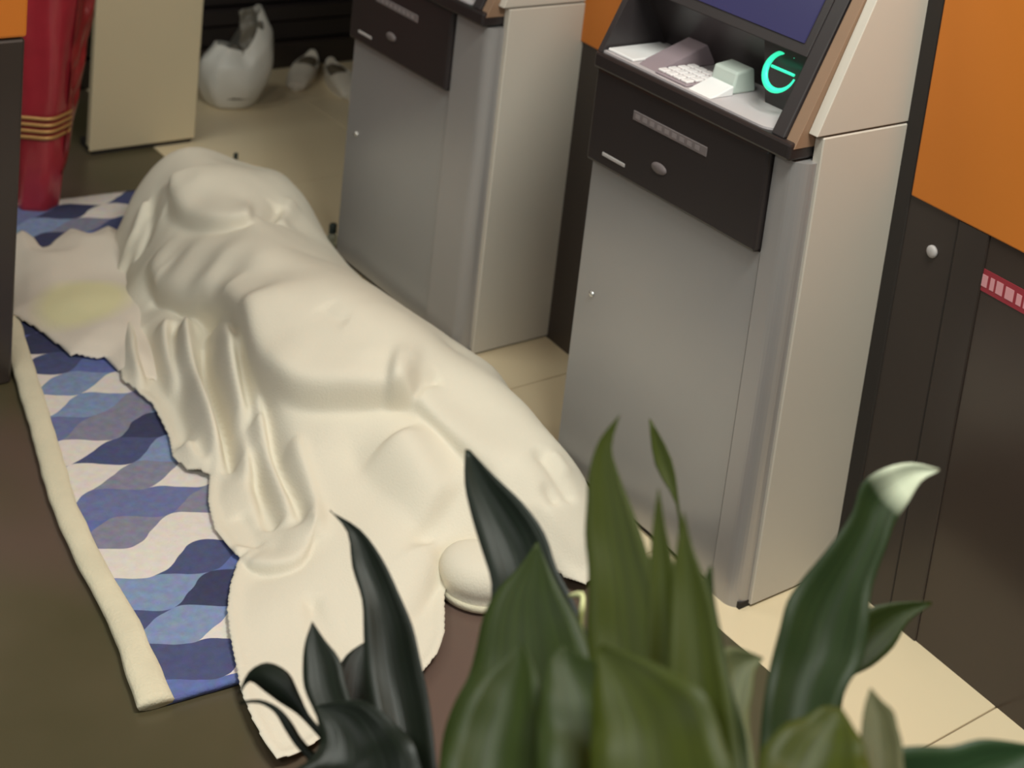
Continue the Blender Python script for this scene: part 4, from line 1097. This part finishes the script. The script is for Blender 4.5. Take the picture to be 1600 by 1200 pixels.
# a soft yellow patch printed on the cloth
nt = M_pillow.node_tree
b_ = nt.nodes['Principled BSDF']
src = b_.inputs['Base Color'].links[0].from_socket
geo = nt.nodes.new('ShaderNodeTexCoord')
dist = nt.nodes.new('ShaderNodeVectorMath')
dist.operation = 'DISTANCE'
nt.links.new(geo.outputs['Object'], dist.inputs[0])
dist.inputs[1].default_value = (-3.08, 1.235, 0.05)
mr = nt.nodes.new('ShaderNodeMapRange')
mr.inputs['From Min'].default_value = 0.12
mr.inputs['From Max'].default_value = 0.075
nt.links.new(dist.outputs['Value'], mr.inputs['Value'])
mx = nt.nodes.new('ShaderNodeMix')
mx.data_type = 'RGBA'
mx.inputs['B'].default_value = lin((232, 226, 182))
nt.links.new(src, mx.inputs['A'])
nt.links.new(mr.outputs['Result'], mx.inputs['Factor'])
nt.links.new(mx.outputs['Result'], b_.inputs['Base Color'])

# rolled cloth peeking out from below the hem
rc = empty('cloth_bundle', (-1.875, 1.475, 0))
tag(rc, 'rounded cream cloth bundle peeking out below the blanket hem above the bare floor', 'cloth bundle')
bm = bmesh.new()
seg = 32
prof = [(0.02, 0.002), (0.052, 0.002), (0.060, 0.012), (0.058, 0.026), (0.060, 0.032), (0.064, 0.044), (0.060, 0.062),
        (0.046, 0.076), (0.026, 0.082), (0.004, 0.082)]
lathe_bm(prof, seg, bm, sx=1.15, sy=0.95)
o = finish('rolled_cloth', bm, M_blanket, rc, True)
o.rotation_euler = (0, 0, 0.4)
smoothmesh(o)
bm = lathe_bm([(0.03, 0.0), (0.0615, 0.0), (0.0625, 0.006), (0.0615, 0.012), (0.03, 0.012)], 32, sx=1.15, sy=0.95)
o = finish('hem_band', bm, M_matedge, rc, True)
o.rotation_euler = (0, 0, 0.4)
o.location = (0, 0, 0.006)

# ------------------------------------------------------------------ planter and plants
ax = Vector((0.615, 0.788, 0)).normalized()
pc_ = Vector((-0.84, 0.76, 0))
pl = empty('planter', pc_)
pl.rotation_euler = (0, 0, math.atan2(ax.y, ax.x))
tag(pl, 'long brown planter trough on the floor below the foreground plants', 'planter')
bm = bmesh.new()
for a, b in (((-0.40, -0.14, 0), (0.40, 0.14, 0.02)), ((-0.40, -0.14, 0.02), (0.40, -0.12, 0.42)),
             ((-0.40, 0.12, 0.02), (0.40, 0.14, 0.42)), ((-0.40, -0.12, 0.02), (-0.38, 0.12, 0.42)),
             ((0.38, -0.12, 0.02), (0.40, 0.12, 0.42))):
    add_box(bm, a, b)
finish('trough', bm, M_planter, pl)
box('soil', (-0.38, -0.12, 0.30), (0.38, 0.12, 0.385), M_soil, pl)

bases = [pc_ + ax * -0.24, pc_, pc_ + ax * 0.24]
labels = ['dark blue-green broad-leaved plant at bottom left, in front of the blanket hem',
          'bright green pointed-leaved plant in the bottom centre, in front of the near cash machine',
          'green plant at bottom right with a tall leaf that ends in a dried pale tip']
roots = []
for b, lb in zip(bases, labels):
    r = empty('potted_plant', (b.x, b.y, 0.385))
    tag(r, lb, 'plant', 'foreground plants in the trough')
    roots.append(r)


def leaf(pl_i, kind, Lp, Rp, seed):
    root = roots[pl_i]
    base = bases[pl_i]
    rnd = random.Random(seed)
    Lp = [Vector(p) for p in Lp]
    Rp = [Vector(p) for p in Rp]
    # carry the leaf down into the soil as a narrowing stalk
    jx = (rnd.random() - 0.5) * 0.10
    jy = (rnd.random() - 0.5) * 0.10
    end = Vector((base.x + jx, base.y + jy, 0.37))
    mid0 = (Lp[-1] + Rp[-1]) / 2
    hw = (Rp[-1] - Lp[-1]) / 2
    for t, k in ((0.3, 0.8), (0.6, 0.5), (0.85, 0.18), (1.0, 0.1)):
        c = mid0.lerp(end, t)
        Lp.append(c - hw * k)
        Rp.append(c + hw * k)
    n = len(Lp)
    # smooth both margins
    NM = 6
    bm = bmesh.new()
    uvl = bm.loops.layers.uv.new('UVMap')
    rows = []
    SUB = 3
    tot = (n - 1) * SUB

    def cr(P, t):
        i = min(int(t), len(P) - 2)
        f = t - i
        p0, p1, p2, p3 = P[max(i - 1, 0)], P[i], P[i + 1], P[min(i + 2, len(P) - 1)]
        return 0.5 * ((2 * p1) + (p2 - p0) * f + (2 * p0 - 5 * p1 + 4 * p2 - p3) * f * f +
                      (3 * p1 - p0 - 3 * p2 + p3) * f ** 3)
    fold = (0.10 + 0.16 * rnd.random())
    for s in range(tot + 1):
        t = s / SUB
        a, b = cr(Lp, t), cr(Rp, t)
        w = b - a
        c = (a + b) / 2
        d = cr(Lp, min(t + 0.3, n - 1)) + cr(Rp, min(t + 0.3, n - 1)) - cr(Lp, max(t - 0.3, 0)) - cr(Rp, max(t - 0.3, 0))
        nr = w.cross(d)
        if nr.length > 1e-9:
            nr.normalize()
        row = []
        for j in range(NM + 1):
            q = j / NM
            off_ = (abs(q - 0.5) * 2)
            depth = (1 - off_ ** 1.3) * w.length * fold
            rip = math.sin(t * 2.1 + seed) * w.length * 0.03 * (q - 0.5)
            row.append(bm.verts.new(a + w * q + nr * (depth + rip)))
        rows.append(row)
    for i in range(tot):
        for j in range(NM):
            f = bm.faces.new((rows[i][j], rows[i][j + 1], rows[i + 1][j + 1], rows[i + 1][j]))
            for lo, (u, v) in zip(f.loops, ((j, i), (j + 1, i), (j + 1, i + 1), (j, i + 1))):
                lo[uvl].uv = (u / NM, v / tot)
    bmesh.ops.transform(bm, matrix=Matrix.Translation(-Vector(root.location)), verts=bm.verts)
    me = bpy.data.meshes.new('leaf')
    bm.to_mesh(me)
    bm.free()
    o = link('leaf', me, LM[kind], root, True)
    so = o.modifiers.new('thick', 'SOLIDIFY')
    so.thickness = 0.0009
    so.offset = 0
    if kind == 'tip':
        o['label'] = 'tall green leaf with a dried pale tip'
    if kind == 'olive':
        o['label'] = 'dull olive torn leaf'
    return o


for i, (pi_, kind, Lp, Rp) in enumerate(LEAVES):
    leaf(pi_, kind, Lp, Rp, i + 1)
